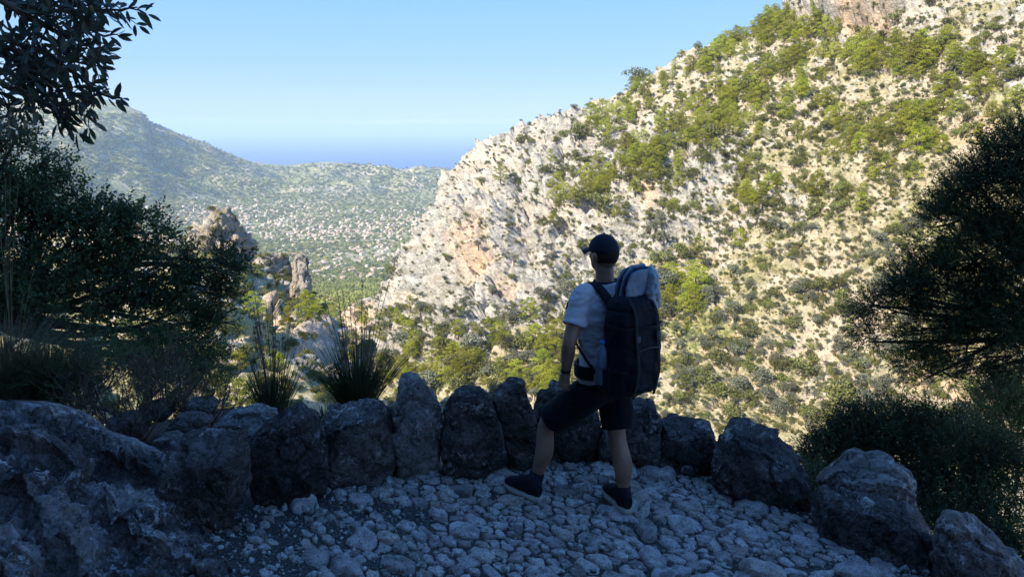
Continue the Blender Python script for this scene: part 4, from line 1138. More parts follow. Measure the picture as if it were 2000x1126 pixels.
def stone_mesh(poly, h, seed, tilt=0.0):
    """lumpy cobble from a plan outline; returns world verts, tris"""
    rg = np.random.default_rng(seed); n = len(poly); c = poly.mean(0); R = poly - c
    size = np.sqrt(np.ptp(poly[:, 0]) * np.ptp(poly[:, 1]))
    rings = [(1.0, -.06), (1.0, .18 * h), (.93, .62 * h), (.78, .88 * h), (.52, 1.0 * h), (.24, 1.03 * h)]
    vs_ = []
    for k, z in rings:
        p = c + R * k; vs_.append(np.stack([p[:, 0], p[:, 1], np.full(n, z)], -1))
    v = np.concatenate(vs_ + [np.array([[c[0], c[1], 1.03 * h]])])
    tx, ty = rg.normal(0, tilt, 2); v[:, 2] += ((v[:, 0] - c[0]) * tx + (v[:, 1] - c[1]) * ty) * (v[:, 2] > 0)
    q = v / max(size, .05) + seed * 1.37
    v[:, 2] += (fbm(q * 1.5, 3, seed) * h * 1.5 + (ridged(q * 2.4, 2, seed + 4) - .5) * h * .5) * (v[:, 2] > 0)
    v[:, 0] += fbm(q * 2.2 + 9, 2, seed + 1) * size * .20; v[:, 1] += fbm(q * 2.2 + 31, 2, seed + 2) * size * .20
    v[:, 2] += ground_z(c[0:1], c[1:2])[0]
    qd = grid_faces(len(rings), n, True); tr = np.concatenate([qd[:, [0, 1, 2]], qd[:, [0, 2, 3]]])
    m = len(v) - 1; l0 = (len(rings) - 1) * n; i = np.arange(n)
    tr = np.concatenate([tr, np.stack([l0 + i, l0 + (i + 1) % n, np.full(n, m)], -1)])
    return v, tr
dvec = norm(np.array([.74, -.67])); pvec = np.array([-dvec[1], dvec[0]])    # the cobbles lie lengthways along dvec
ST = 1.7
line0, line1 = G(1222, 905)[:2], G(1310, 1190)[:2]; ldir = norm(line1 - line0)
def in_path(p):
    px, py, _ = project(np.array([p[0], p[1], 0.0]))
    if wall_dist(np.array(p[0]), np.array(p[1])) > -.03: return False
    if px < np.interp(py, [900, 1000, 1060, 1120, 1300], [560, 470, 400, 395, 395]): return False
    return p[1] > 3.05 and px < 2050
rg = np.random.default_rng(77); sites = []; tries = 0
cellg = {}
while tries < 60000:
    tries += 1
    p = np.array([rg.uniform(-2.3, 3.3), rg.uniform(3.0, 5.6)])
    r = .022 + .066 * rg.random() ** 1.7
    if not in_path(p): continue
    dl = abs((p - line0) @ np.array([-ldir[1], ldir[0]]))
    if dl < .085 + r * .6: continue
    u = np.array([p @ dvec / ST, p @ pvec])
    k = (int(u[0] // .1), int(u[1] // .1)); ok = True
    for a in (-2, -1, 0, 1, 2):
        for b in (-2, -1, 0, 1, 2):
            for (u2, r2, _) in cellg.get((k[0] + a, k[1] + b), ()):
                if (u - u2) @ (u - u2) < (r + r2) ** 2 * .95: ok = False; break
            if not ok: break
        if not ok: break
    if ok:
        cellg.setdefault(k, []).append((u, r, len(sites))); sites.append((u, r))
SU = np.array([s[0] for s in sites]); SR = np.array([s[1] for s in sites])
cob = []
for i in range(len(sites)):
    poly = [SU[i] + SR[i] * 1.62 * rg.uniform(.85, 1.15) * np.array([math.cos(a), math.sin(a)]) for a in np.linspace(0, 2*math.pi, 12, endpoint=False)]
    d = np.hypot(*(SU - SU[i]).T)
    for j in np.where((d < SR[i] * 2 + .22) & (d > 0))[0]:
        n = (SU[j] - SU[i]) / d[j]
        t_ = (d[j] ** 2 + SR[i] ** 2 - SR[j] ** 2) / (2 * d[j])
        poly = clip_poly(poly, n, SU[i] @ n + t_ - .0038)
        if len(poly) < 3: break
    if len(poly) < 3: continue
    pw = [q[0] * ST * dvec + q[1] * pvec for q in poly]
    c = np.mean(pw, 0); px, py, dd = project(np.array([c[0], c[1], 0.0]))
    # the left part of the path is worn to gravel: many stones missing there
    if px < 860 and rg.random() < np.interp(px, [400, 640, 860], [.55, .38, .06]): continue
    P = round_poly(pw, 16, .07, rg); cob.append((P, SR[i], px, py, dd))
L_ = np.linalg.norm(line1 - line0); s_ = 0
while s_ < L_:
    ln = rg.uniform(.17, .34); c = line0 + ldir * (s_ + ln / 2); wd = rg.uniform(.055, .08); pv = np.array([-ldir[1], ldir[0]])
    poly = [c - ldir*ln*.47 - pv*wd*.7, c - ldir*ln*.47 + pv*wd*.7, c - ldir*ln*.1 + pv*wd*1.05, c + ldir*ln*.47 + pv*wd*.7, c + ldir*ln*.47 - pv*wd*.7, c + ldir*ln*.1 - pv*wd*1.05]
    px, py, dd = project(np.array([c[0], c[1], 0.0])); cob.append((round_poly(poly, 16, .05, rg), .12, px, py, dd)); s_ += ln
vis = lambda c: (0 < c[2] < 2000 and c[3] < 1135)
area = [(abs(np.ptp(c[0][:, 0]) * np.ptp(c[0][:, 1])) / c[4] ** 2) * (1 if vis(c) else .01) for c in cob]
od = np.argsort(-np.array(area))
path = link('cobbled_path', None, (0, 4.3, 0)); tag(path, 'shaded cobbled mule path of rounded limestone pieces', kind='structure')
restc = []
for rank, i in enumerate(od):
    P, r, px, py, dd = cob[i]
    h = np.clip(r * .50, .012, .042) * rg.uniform(.5, 1.5)
    v, f = stone_mesh(P, h, 1000 + i, .13)
    if rank < 300:
        b = v.mean(0); me = mesh_np('cobble', v - b, f, [M['cobble_warm' if rg.random() < .22 else 'cobble']], True)
        link('cobble', me, tuple(b - np.array([0, 4.3, 0])), path)
    else: restc.append((v, f))
if restc:
    v, f = merge(restc); me = mesh_np('small_cobbles', v - [0, 4.3, 0], f, [M['cobble']], True); o = link('small_cobbles', me, (0, 0, 0), path); o['kind'] = 'stuff'
print('COBBLES', len(cob), 'rest', len(restc))
# gravel and litter
t = NT('gravel'); r = t.ramp(t.noise(t.world(), 30, 2), [(.3,(.08,.07,.06)),(.5,(.24,.22,.20)),(.7,(.42,.40,.37))]); t.color(r); M['gravel'] = t.m
t = NT('leaf_litter'); r = t.ramp(t.noise(t.world(), 40, 2), [(.3,(.05,.035,.025)),(.55,(.14,.10,.07)),(.7,(.30,.25,.19))]); t.color(r); M['litter'] = t.m
n = 20000
xs = rg.uniform(-2.6, 3.2, n); ys = rg.uniform(3.0, 5.9, n); wd_ = wall_dist(xs, ys); pxx, pyy, _ = project(np.stack([xs, ys, xs * 0], -1))
keepm = (wd_ < .12) & (rg.random(n) < np.interp(pxx, [300, 800, 1000, 2000], [1, .8, .45, .5]) + .5 * (wd_ > -.25))
xs, ys = xs[keepm], ys[keepm]; n = len(xs); zs = ground_z(xs, ys)
D1, F1 = ico(1)
sz = .004 + .012 * rg.random(n) ** 3 + .018 * (rg.random(n) < .05)
V3 = D1[None] * (sz[:, None, None] * rg.uniform(.55, 1.3, (n, 1, 3))) * (1 + .25 * rg.normal(size=(n, len(D1), 1)))
V3 = V3 + np.stack([xs, ys, zs + sz * .4], -1)[:, None]
solo('gravel', V3.reshape(-1, 3), (F1[None] + (np.arange(n) * len(D1))[:, None, None]).reshape(-1, 3), [M['gravel']], (0, 4.3, 0), kind='stuff', label='loose gravel between the cobbles', cat='gravel')
n = 6500
xs = rg.uniform(-2.8, 3.4, n); ys = rg.uniform(3.0, 6.0, n); wd_ = wall_dist(xs, ys); k_ = (wd_ < .2) & ((wd_ > -.45) | (rg.random(n) < .45)); xs, ys = xs[k_], ys[k_]
zs = ground_z(xs, ys) + rg.uniform(.004, .03, len(xs))
dd_ = rg.normal(size=(len(xs), 3)) * [1, 1, .25]
v, f = leaf_cards(np.stack([xs, ys, zs], -1), dd_, rg.uniform(.015, .045, len(xs)), rg.uniform(.003, .009, len(xs)), 5)
solo('leaf_litter', v, f, [M['litter']], (0, 4.3, 0), kind='stuff', label='dry needles and twigs littering the path', cat='litter')
# ================================================================== near vegetation
def twig_foliage(blobs, per, leaves, twl, L, Wd, seed, bias=(0, 0, .3), outw=1.0, rnd=.5, holes=.0, perp=.75, droop=0.0, shell=.4):
    """blobs: (centre, radius) -> leaves and thin twigs"""
    rg = np.random.default_rng(seed); O, Dd = [], []
    rm = np.mean([b[1] for b in blobs])
    for c, r in blobs:
        n = int(per * (r / rm) ** 2); d = norm(rg.normal(size=(n, 3)))
        rr = r * rg.random(n) ** shell
        O.append(np.array(c) + d * rr[:, None] * [1, .9, .9]); Dd.append(norm(d * outw + rg.normal(size=(n, 3)) * rnd + np.array(bias)))
    O = np.concatenate(O); Dd = np.concatenate(Dd)
    if holes:
        k = fbm(O / .28, 2, seed) > -holes; O, Dd = O[k], Dd[k]
    n = len(O); tl = twl * rg.uniform(.6, 1.3, n)
    s_ = (np.arange(leaves) + .7) / leaves
    sag = np.array([0, 0, -droop])
    P = O[:, None] + Dd[:, None] * (tl[:, None] * s_[None])[..., None] + sag * (s_[None, :, None] ** 2) * tl[:, None, None]
    ld = norm(Dd[:, None] * .75 + rg.normal(size=(n, leaves, 3)) * perp)
    m = n * leaves
    lv = leaf_cards(P.reshape(m, 3), ld.reshape(m, 3), L * rg.uniform(.7, 1.25, m), Wd * rg.uniform(.8, 1.2, m), seed)
    # twigs: three sided needles
    A = norm(np.cross(Dd, [.3, .5, .8])); Bv = np.cross(Dd, A); w = .0022 * (1 + 0 * tl)
    E = O + Dd * tl[:, None] + sag * tl[:, None]
    ring = [O + A * w[:, None], O - A * w[:, None] * .5 + Bv * w[:, None] * .87, O - A * w[:, None] * .5 - Bv * w[:, None] * .87, E]
    tv = np.stack(ring, 1).reshape(-1, 3); base = np.arange(n)[:, None] * 4
    tf = np.concatenate([base + [0, 1, 3], base + [1, 2, 3], base + [2, 0, 3]])
    return lv, (tv, tf)
def limb(a, b, r0, r1, seed, wob=.08, n=9):
    rg = np.random.default_rng(seed); a, b = np.array(a, float), np.array(b, float); s_ = np.linspace(0, 1, n)[:, None]
    L = np.linalg.norm(b - a); p = a + (b - a) * s_ + (np.sin(s_ * 3.14) * rg.normal(size=3) * wob * L) + np.cumsum(rg.normal(size=(n, 3)) * .012 * L, 0) * s_
    return tube(p, np.linspace(r0, r1, n), 7)
def tree_thing(name, label, cat, base, trunk_top, blobs_px, leaf_kw, mat, trunk_r, seed, extra_limbs=0, wood='bark'):
    blobs = [(W(px, py, Y), r * Y / FPX) for px, py, r, Y in blobs_px]
    root = thing(name, tuple(base), label, cat)
    tr = [limb(base, trunk_top, trunk_r, trunk_r * .6, seed)]
    br = []
    tt = np.array(trunk_top)
    for i, (c, r) in enumerate(blobs):
        mid = tt * .5 + c * .5 + np.array([0, 0, .08]); br.append(limb(tt, c, trunk_r * .38, .008, seed + i, .07))
        rgx = np.random.default_rng(seed + 50 + i)
        for k in range(3 + extra_limbs):
            d = norm(rgx.normal(size=3)); s0 = c * .6 + tt * .4 if k % 2 else c
            br.append(limb(s0, c + d * r * .9, .010, .003, seed + i * 7 + k, .06, 6))
    lv, tw = twig_foliage(blobs, seed=seed, **leaf_kw)
    part('trunk', *tr[0], [M[wood]], root, True)
    part('limbs', *merge(br), [M[wood]], root, True)
    cr = part('crown', lv[0], lv[1], [M[mat]], root)
    part('twigs', tw[0], tw[1], [M[wood]], root, parent=root)
    return root
oakb = [(20,262,34,7.6),(60,330,62,7.6),(-20,340,80,7.4),(110,385,66,7.6),(30,430,90,7.4),(150,450,80,7.6),(205,450,52,7.8),(90,520,90,7.4),(265,442,46,7.9),(295,470,44,8.0),(200,540,84,7.7),(290,540,64,8.0),(-20,540,90,7.2),
        (50,610,70,7.0),(360,520,44,8.2),(410,510,42,8.3),(450,520,34,8.4),(385,580,52,8.3),(440,575,32,8.4),(250,620,66,7.8),(330,630,66,8.0),(400,660,52,8.1),(430,630,34,8.2),(160,640,50,7.2),(300,690,56,7.6),(390,710,38,7.6),(140,370,30,7.6),(240,425,26,7.8)]
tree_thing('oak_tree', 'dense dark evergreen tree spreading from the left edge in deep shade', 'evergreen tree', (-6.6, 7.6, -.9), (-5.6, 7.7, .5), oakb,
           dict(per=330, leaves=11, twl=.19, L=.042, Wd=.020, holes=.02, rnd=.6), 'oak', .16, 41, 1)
jun = [(1985,300,52,6.6),(1935,340,56,6.6),(2040,330,80,6.6),(1885,375,40,6.7),(1990,400,84,6.6),(1875,430,58,6.7),(1830,465,40,6.8),(1930,490,84,6.6),(2020,500,90,6.5),(1815,535,50,6.8),(1765,560,36,6.9),(1870,580,78,6.7),(1965,600,86,6.6),(1750,610,40,6.9),
       (1700,600,26,7.0),(1800,645,54,6.8),(1700,650,28,7.0),(1890,670,60,6.7),(1990,680,66,6.6),(1770,700,34,6.9),(1840,725,30,6.8),(1940,745,24,6.7),(1850,400,26,6.7),(2000,255,26,6.6)]
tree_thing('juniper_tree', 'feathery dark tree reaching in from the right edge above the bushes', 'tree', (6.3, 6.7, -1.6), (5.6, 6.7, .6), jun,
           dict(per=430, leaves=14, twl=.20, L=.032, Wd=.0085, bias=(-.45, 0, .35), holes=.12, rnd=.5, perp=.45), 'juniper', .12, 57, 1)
bushes = [
 ([(1640,875,44,6.3),(1600,905,34,6.2),(1680,850,50,6.4),(1590,940,30,6.0)], 'dark bush right behind the pale-topped slab', (1630, 1010, 6.1)),
 ([(1740,835,58,6.6),(1800,850,60,6.6),(1770,900,70,6.3),(1850,860,60,6.6),(1790,950,50,6.0),(1840,980,56,5.8),(1720,880,50,6.3)], 'broad dark bush between the feathery tree and the wall', (1800, 1020, 6.3)),
 ([(1900,900,80,5.9),(1960,930,80,5.8),(1860,960,76,5.8),(1990,1010,76,5.5),(1900,1010,60,5.5),(1850,1050,50,5.3),(1930,1070,60,5.2),(2000,1090,60,5.1),(1820,1010,44,5.5)], 'deep dark bush filling the lower right below the tree', (1930, 1140, 5.6)),
 ([(1960,800,56,7.6),(2010,760,66,7.8),(1905,830,46,7.4),(2000,840,60,7.4),(1945,775,34,7.8)], 'yellow-green bush at the right edge under the feathery tree', (1980, 960, 7.6)),
 ([(1560,985,14,5.2),(1580,960,20,5.4),(1600,1000,16,5.1)], 'small dark bush squeezed between the two big right boulders', (1580, 1030, 5.3)),
]
for i, (bl, lb, (bx_, by_, bY)) in enumerate(bushes):
    base = W(bx_, by_, bY)
    tree_thing('bush', lb, 'bush', tuple(base), tuple(base + [0, 0, .25]), bl, dict(per=420, leaves=12, twl=.2, L=.034, Wd=.010, bias=(-.2, 0, .6), holes=.2, rnd=.45, perp=.5), 'juniper' if i != 3 else 'scrub', .03, 80 + i * 7)  # right-edge bush: yellowish scrub colour stands in for sunlight on it

# bare twiggy bush on the left bank
def twig_bush(base, width, height, n, seed):
    rg = np.random.default_rng(seed); out = []; tips = []
    def grow(p, d, L, r, lev):
        k = 4; pts = [p]
        for i in range(k):
            d = norm(d + rg.normal(size=3) * .16 + np.array([0, 0, .06])); p = p + d * L / k; pts.append(p)
        out.append(tube(pts, np.linspace(r, r * .6, k + 1), 4 if lev < 2 else 3))
        if lev >= 4: tips.append((p, d)); return
        for _ in range(3 if lev < 3 else 2):
            grow(p if rg.random() < .6 else pts[2], norm(d + rg.normal(size=3) * .45 + np.array([0, 0, .15])), L * rg.uniform(.6, .85), r * .62, lev + 1)
    for i in range(n):
        a = i / n * 6.283 + rg.uniform(-.2, .2); d = norm(np.array([math.cos(a) * width, math.sin(a) * width * .6, height * rg.uniform(.7, 1.3)]))
        grow(np.array(base) + rg.normal(size=3) * [.06, .05, .0], d, .31 * height / .7, .010, 0)
    return out, tips
for (tpx, tpy, bY, wd, hg, n, lb, sd) in [(258, 868, 6.0, .95, .82, 17, 'bare reddish twiggy bush on the bank behind the outcrop, in the middle', 11), (150, 848, 6.2, .8, .8, 11, 'bare dark twiggy bush near the left grass clump', 12), (385, 850, 6.4, .75, .62, 12, 'brown twiggy bush with reddish tips near the first boulder', 13)]:
    base = W(tpx, tpy, bY); out, tips = twig_bush(base, wd, hg, n, sd)
    three = [(v, np.concatenate([f[:, :3], f[:, [0, 2, 3]]])) for v, f in out]
    root = thing('twiggy_bush', tuple(base), lb, 'bush', 'twiggy bushes on the left bank')
    part('stems', *merge(three), [M['twig']], root)
    P = np.array([q[0] for q in tips]); Dd = np.array([q[1] for q in tips]); rgx = np.random.default_rng(sd)
    k = 6; PP = (P[:, None] - Dd[:, None] * np.linspace(0, .07, k)[None, :, None]).reshape(-1, 3); DD = norm(np.repeat(Dd, k, 0) + rgx.normal(size=(len(PP), 3)) * .5)
    v, f = leaf_cards(PP, DD, .022, .006, sd); part('leaves', v, f, [M['greenbush']], root)
# green shrubs behind the twigs
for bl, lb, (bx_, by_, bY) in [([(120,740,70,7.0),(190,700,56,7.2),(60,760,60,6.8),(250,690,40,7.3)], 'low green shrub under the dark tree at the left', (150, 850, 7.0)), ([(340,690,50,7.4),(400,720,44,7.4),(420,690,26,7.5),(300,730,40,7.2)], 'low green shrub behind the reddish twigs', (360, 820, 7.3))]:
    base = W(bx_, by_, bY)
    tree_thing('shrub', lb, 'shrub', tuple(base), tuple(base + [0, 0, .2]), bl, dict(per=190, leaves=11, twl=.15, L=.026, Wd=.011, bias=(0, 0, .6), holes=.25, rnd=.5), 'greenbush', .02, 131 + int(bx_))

# grass clumps
def grass_clump(base, n, L, spread, stalks, sL, seed, width=.0055, lean=(0, 0), stiff=0.0):
    rg = np.random.default_rng(seed); k = 6
    a = rg.uniform(0, 6.283, n); sp = spread * rg.random(n) ** .7; ln = L * rg.uniform(.45, 1.1, n)
    s_ = np.linspace(0, 1, k)
    dirh = np.stack([np.cos(a), np.sin(a)], -1)
    root_ = np.stack([dirh[:, 0], dirh[:, 1] * .8, 0 * a], -1) * (.13 * rg.random((n, 1)) ** .5)
    out = sp[:, None] * (s_[None] ** (1.9 - .75 * stiff)) * ln[:, None] * 1.2
    up = ln[:, None] * (s_[None] - .35 * (1 - stiff) * sp[:, None] * s_[None] ** 2.6)
    P = root_[:, None] + np.stack([dirh[:, 0:1] * out + lean[0] * s_[None] * ln[:, None], dirh[:, 1:2] * out + lean[1] * s_[None] * ln[:, None], up], -1)
    side = np.stack([-dirh[:, 1], dirh[:, 0], 0 * a], -1); side = norm(side + rg.normal(size=(n, 3)) * .5)
    w = width * (1 - s_ ** 2 * .93)
    A = P + side[:, None] * w[None, :, None] * .5; Bq = P - side[:, None] * w[None, :, None] * .5
    v = np.stack([A, Bq], 2).reshape(-1, 3) + np.array(base)
    b = (np.arange(n) * k * 2)[:, None, None] + (np.arange(k - 1) * 2)[None, :, None] + np.array([0, 1, 3, 2])[None, None]
    st = []
    for i in range(stalks):
        aa = rg.uniform(0, 6.283); q = rg.uniform(.02, .26); l_ = sL * rg.uniform(.55, 1.05); m = 8; u = np.linspace(0, 1, m)[:, None]
        p = np.array(base) + np.array([math.cos(aa) * .08, math.sin(aa) * .06, 0]) + np.concatenate([math.cos(aa) * q * u ** 1.6 * l_, math.sin(aa) * q * u ** 1.6 * l_, u * l_ * (1 - q * .15 * u)], 1)
        st.append(tube(p, np.linspace(.0038, .002, m), 4))
        for j in range(10):                                   # thin seed head along the tip
            c = p[-1] + (p[-3] - p[-1]) * rg.random(); e = c + norm(rg.normal(size=3) * .4 + np.array([0, 0, .9])) * .03; st.append(tube([c, (c + e) / 2, e], [.001, .0022, .0006], 4))
    return (v, b.reshape(-1, 4)), (merge(st) if st else None)
for (gpx, gpy, gY, n, L, sp, ns, sL, lb, sd, mt, lean) in [
   (535, 815, 6.4, 420, .60, .45, 24, 1.22, 'thin grass clump with tall bare stalks left of the bushier clump', 1, 'grass', (0, 0)),
   (700, 800, 6.1, 1000, .62, .72, 24, 1.12, 'full dark grass clump with tall stalks above the square block', 2, 'grass', (0, 0)),
   (20, 800, 5.9, 1300, .85, .85, 12, 1.9, 'tall tan and green grass clump at the left edge', 3, 'stalk', (0, 0)),
   (95, 800, 6.1, 1700, .72, .95, 0, 1, 'arching green grass clump beside the tan one at the left', 4, 'grass', (.15, 0)),
   (640, 840, 6.0, 500, .24, .9, 0, 1, 'short grass tuft behind the peaked boulder', 5, 'grass', (0, 0)),
   (1590, 985, 5.2, 500, .30, .6, 0, 1, 'short dark tuft beside the big hunched boulder', 6, 'grass', (0, 0))]:
    base = W(gpx, gpy, gY); root = thing('grass_clump', tuple(base), lb, 'grass clump', 'grass clumps along the wall')
    bl, st = grass_clump(base, n, L, sp, ns, sL, sd, .0065, lean, .85 if sd in (1, 2) else .0)
    part('blades', *bl, [M[mt]], root)
    if st: part('stalks', *st, [M['stalk'] if sd == 3 else M['twig']], root)

# olive branch hanging in at the top left
root = thing('olive_tree', (-4.2, 1.2, 0.3), 'olive tree whose leafy branches hang into the top left corner', 'olive tree')
part('trunk', *limb((-4.2, 1.2, -.2), (-3.2, 1.8, 3.4), .16, .07, 5, .03), [M['bark']], root, True)
rgx = np.random.default_rng(99)
main = [  # pixel paths of boughs with depth
 [(-500,-200,2.2),(-150,-60,2.3),(60,20,2.4),(180,32,2.5),(262,28,2.5)],
 [(-500,-100,2.2),(-100,40,2.3),(60,90,2.35),(150,140,2.4),(195,178,2.4),(232,190,2.4)],
 [(-450,0,2.2),(-80,120,2.2),(40,180,2.25),(100,205,2.3),(140,222,2.3),(155,245,2.3)],
 [(-300,-300,2.4),(-20,-120,2.5),(80,-30,2.5),(140,30,2.5),(190,70,2.5),(225,72,2.5)],
 [(-400,60,2.2),(-100,130,2.2),(0,200,2.2),(30,232,2.2)],
 [(-100,-200,2.5),(30,-60,2.6),(110,0,2.6),(170,15,2.6)],
 [(-300,-60,2.4),(-50,50,2.4),(60,130,2.5),(140,110,2.5),(205,120,2.5)],
 [(-200,-100,2.3),(0,0,2.3),(90,60,2.4),(160,85,2.4),(200,95,2.4)],
 [(-200,0,2.3),(-40,80,2.3),(50,110,2.3),(110,170,2.3),(150,180,2.3)],
]
brs, leafP, leafD, leafL = [], [], [], []
def add_spray(pts, dens, reach):
    pts = np.array(pts); seg = np.linalg.norm(np.diff(pts, axis=0), axis=1); cs = np.concatenate([[0], np.cumsum(seg)]); L = cs[-1]
    s_ = 0.02
    while s_ < L:
        p = np.array([np.interp(s_, cs, pts[:, k]) for k in range(3)]); p2 = np.array([np.interp(min(s_ + .02, L), cs, pts[:, k]) for k in range(3)]); d = norm(p2 - p + 1e-6)
        for sgn in (-1, 1):
            s3 = norm(np.cross(d, [0, 1, .2])) * sgn
            leafP.append(p); leafD.append(norm(d * .8 + s3 * .8 + rgx.normal(size=3) * .3 + np.array([0, 0, -.12]))); leafL.append(rgx.uniform(.038, .062))
        s_ += dens * rgx.uniform(.8, 1.2)
    leafP.append(pts[-1]); leafD.append(norm(pts[-1] - pts[-2])); leafL.append(.05)
for k, pth in enumerate(main):
    P = np.array([W(a, b, c) for a, b, c in pth]); u = np.linspace(0, 1, len(P)); uu = np.linspace(0, 1, 22)
    P = np.stack([cr_interp(uu, u, P[:, i]) for i in range(3)], -1) + np.cumsum(rgx.normal(size=(22, 3)) * .003, 0)
    brs.append(tube(P, np.linspace(.014, .0022, 22), 6))
    add_spray(P[14:], .026, 1)
    for j in range(5, 21):
        for _ in range(1):
            d = norm(P[min(j + 1, 21)] - P[j] + np.array([0, 0, 0]) + norm(rgx.normal(size=3)) * .06 + np.array([0, 0, -.006])); Lb = rgx.uniform(.08, .20) * (1 if j < 17 else .5)
            m = 6; q = [P[j]]
            for i in range(m): d = norm(d + rgx.normal(size=3) * .12 + np.array([0, 0, -.03])); q.append(q[-1] + d * Lb / m)
            px, py, _ = project(q[-1])
            if px > 300 or py > 262 or (px > 215 and 50 < py < 175) or (px > 245 and py > 120): continue
            brs.append(tube(np.array(q), np.linspace(.003, .0012, m + 1), 4)); add_spray(q, .031, 1)
part('branches', *merge(brs), [M['bark']], root, True)
LP, LD, LLn = np.array(leafP), np.array(leafD), np.array(leafL)
def olive_leaf(P, D, L, N):
    """long narrow leaf with a folded midrib; P,D,L,N arrays"""
    n = len(P); side = norm(np.cross(D, N)); up = np.cross(side, D)
    prof = [(0, 0), (.18, .10), (.45, .15), (.75, .115), (1.0, 0.0)]
    vs_ = []
    for s_, w in prof:
        c = P + D * (L * (s_ * .9 + .1))[:, None] - up * (L * .10 * s_ ** 2)[:, None]
        vs_ += [c + side * (L * w)[:, None] + up * (L * w * .25)[:, None], c, c - side * (L * w)[:, None] + up * (L * w * .25)[:, None]]
    v = np.stack(vs_, 1); f = []
    for i in range(4):
        a = i * 3; f += [[a, a+1, a+4, a+3], [a+1, a+2, a+5, a+4]]
    return v, np.array(f)
Nn = norm(rgx.normal(size=(len(LP), 3)) + np.array([0, -.9, .6]))
v, f = olive_leaf(LP, LD, LLn, Nn)
px, py, _ = project(LP); inv = (px > -20) & (py > -20)
oi = np.argsort(-(inv * 1.0 * LLn)); rt = np.array(root.location)
print('OLIVE LEAVES', len(LP), inv.sum())
for i in oi[:300]:
    b = LP[i]; link('leaf', mesh_np('leaf', v[i] - b, f, [M['olive_leaf']], True), tuple(b - rt), root)
r_i = oi[300:]
vv = v[r_i].reshape(-1, 3); ff = (f[None] + (np.arange(len(r_i)) * 15)[:, None, None]).reshape(-1, 4)
part('leaves', vv, ff, [M['olive_leaf']], root, True, kind='stuff')
# ================================================================== the hiker
t = NT('skin'); t.color(t.ramp(t.noise(t.obj(), 12, 4), [(.35,(.20,.105,.07)),(.65,(.29,.16,.11))])); t.rough(.5, .4); t.b.inputs['Subsurface Weight'].default_value = .08; M['skin'] = t.m
def cloth(name, col, bs=220, bd=.002, rough=.85, col2=None):
    t = NT(name); n_ = t.noise(t.obj(), bs, 3, .7); m_ = t.noise(t.obj(), 9, 4)
    t.color(t.ramp(m_, [(.3, tuple(x * .8 for x in col)), (.7, col2 or col)])); t.bump(t.math('ADD', n_, t.math('MULTIPLY', m_, 2.5)), .6, bd); t.rough(rough, .08)
    t.b.inputs['Sheen Weight'].default_value = .03; return t.m
M['shirt'] = cloth('shirt_cotton', (.48,.44,.46)); M['shorts'] = cloth('shorts_fabric', (.006,.007,.011)); M['cap'] = cloth('cap_fabric', (.018,.02,.032))
M['pack'] = cloth('pack_nylon', (.006,.007,.012), 300, .0015, .6); M['strap'] = cloth('strap_webbing', (.010,.010,.014), 400, .001, .7)
M['sock'] = cloth('sock_knit', (.012,.012,.016)); M['boot'] = cloth('boot_upper', (.010,.012,.018), 150, .0015, .7); M['sole'] = cloth('boot_sole', (.34,.30,.26), 60, .001)
M['mat1'] = cloth('mat_pale', (.17,.21,.26), 60, .002, .6); M['mat2'] = cloth('mat_dark', (.02,.035,.07), 60, .002, .5); M['lace'] = cloth('lace', (.45,.45,.48))
M['webb'] = cloth('webbing_grey', (.015,.017,.022), 400, .001, .6); M['buckle'] = cloth('buckle_plastic', (.05,.05,.055), 60, .0005, .35)
M['hair'] = cloth('hair', (.03,.02,.015), 300, .003)
t = NT('bottle_plastic'); t.color((.45,.62,.85)); t.b.inputs['Transmission Weight'].default_value = .85; t.rough(.12, .5); t.b.inputs['IOR'].default_value = 1.33; M['bottle'] = t.m
t = NT('bottle_cap_plastic'); t.color((.03,.12,.45)); t.rough(.4, .5); M['bcap'] = t.m
t = NT('clear_bag'); t.color((.24,.30,.36)); t.b.inputs['Transmission Weight'].default_value = .35; t.rough(.28, .5); t.bump(t.noise(t.obj(), 25, 4, .6), .8, .01); M['bag'] = t.m
t = NT('watch'); t.color((.01,.01,.012)); t.rough(.3, .5); M['watch'] = t.m

fw = norm(np.array([-.58, .81, 0])); rt_ = np.array([fw[1], -fw[0], 0]); up_ = np.array([0, 0, 1.0]); lf_ = -rt_
def tri(q): q = np.asarray(q); return np.concatenate([q[:, [0, 1, 2]], q[:, [0, 2, 3]]]) if q.shape[1] == 4 else q
def loft(cs, rx, ry, A=None, Bv=None, n=28, p=2.0, cap=True):
    """closed loft of superellipse sections; A lateral axis, Bv depth axis"""
    cs = np.asarray(cs, float); m = len(cs); A = np.broadcast_to(rt_ if A is None else A, (m, 3)); Bv = np.broadcast_to(fw if Bv is None else Bv, (m, 3))
    th = np.linspace(0, 2*np.pi, n, endpoint=False); c, s = np.cos(th), np.sin(th)
    cx = np.sign(c) * np.abs(c) ** (2 / p); sx = np.sign(s) * np.abs(s) ** (2 / p)
    v = cs[:, None] + A[:, None] * (cx[None, :, None] * np.broadcast_to(rx, (m,))[:, None, None]) + Bv[:, None] * (sx[None, :, None] * np.broadcast_to(ry, (m,))[:, None, None])
    v = v.reshape(-1, 3); f = tri(grid_faces(m, n, True))
    if cap:
        v = np.concatenate([v, cs[:1], cs[-1:]]); i = np.arange(n); a, b = m*n, m*n + 1
        f = np.concatenate([f, np.stack([(i+1) % n, i, np.full(n, a)], -1), np.stack([(m-1)*n + i, (m-1)*n + (i+1) % n, np.full(n, b)], -1)])
    return v, f
def smooth_path(pts, rad, n=14):
    pts = np.asarray(pts, float); u = np.linspace(0, 1, len(pts)); uu = np.linspace(0, 1, n)
    return np.stack([cr_interp(uu, u, pts[:, k]) for k in range(3)], -1), cr_interp(uu, u, np.asarray(rad, float))
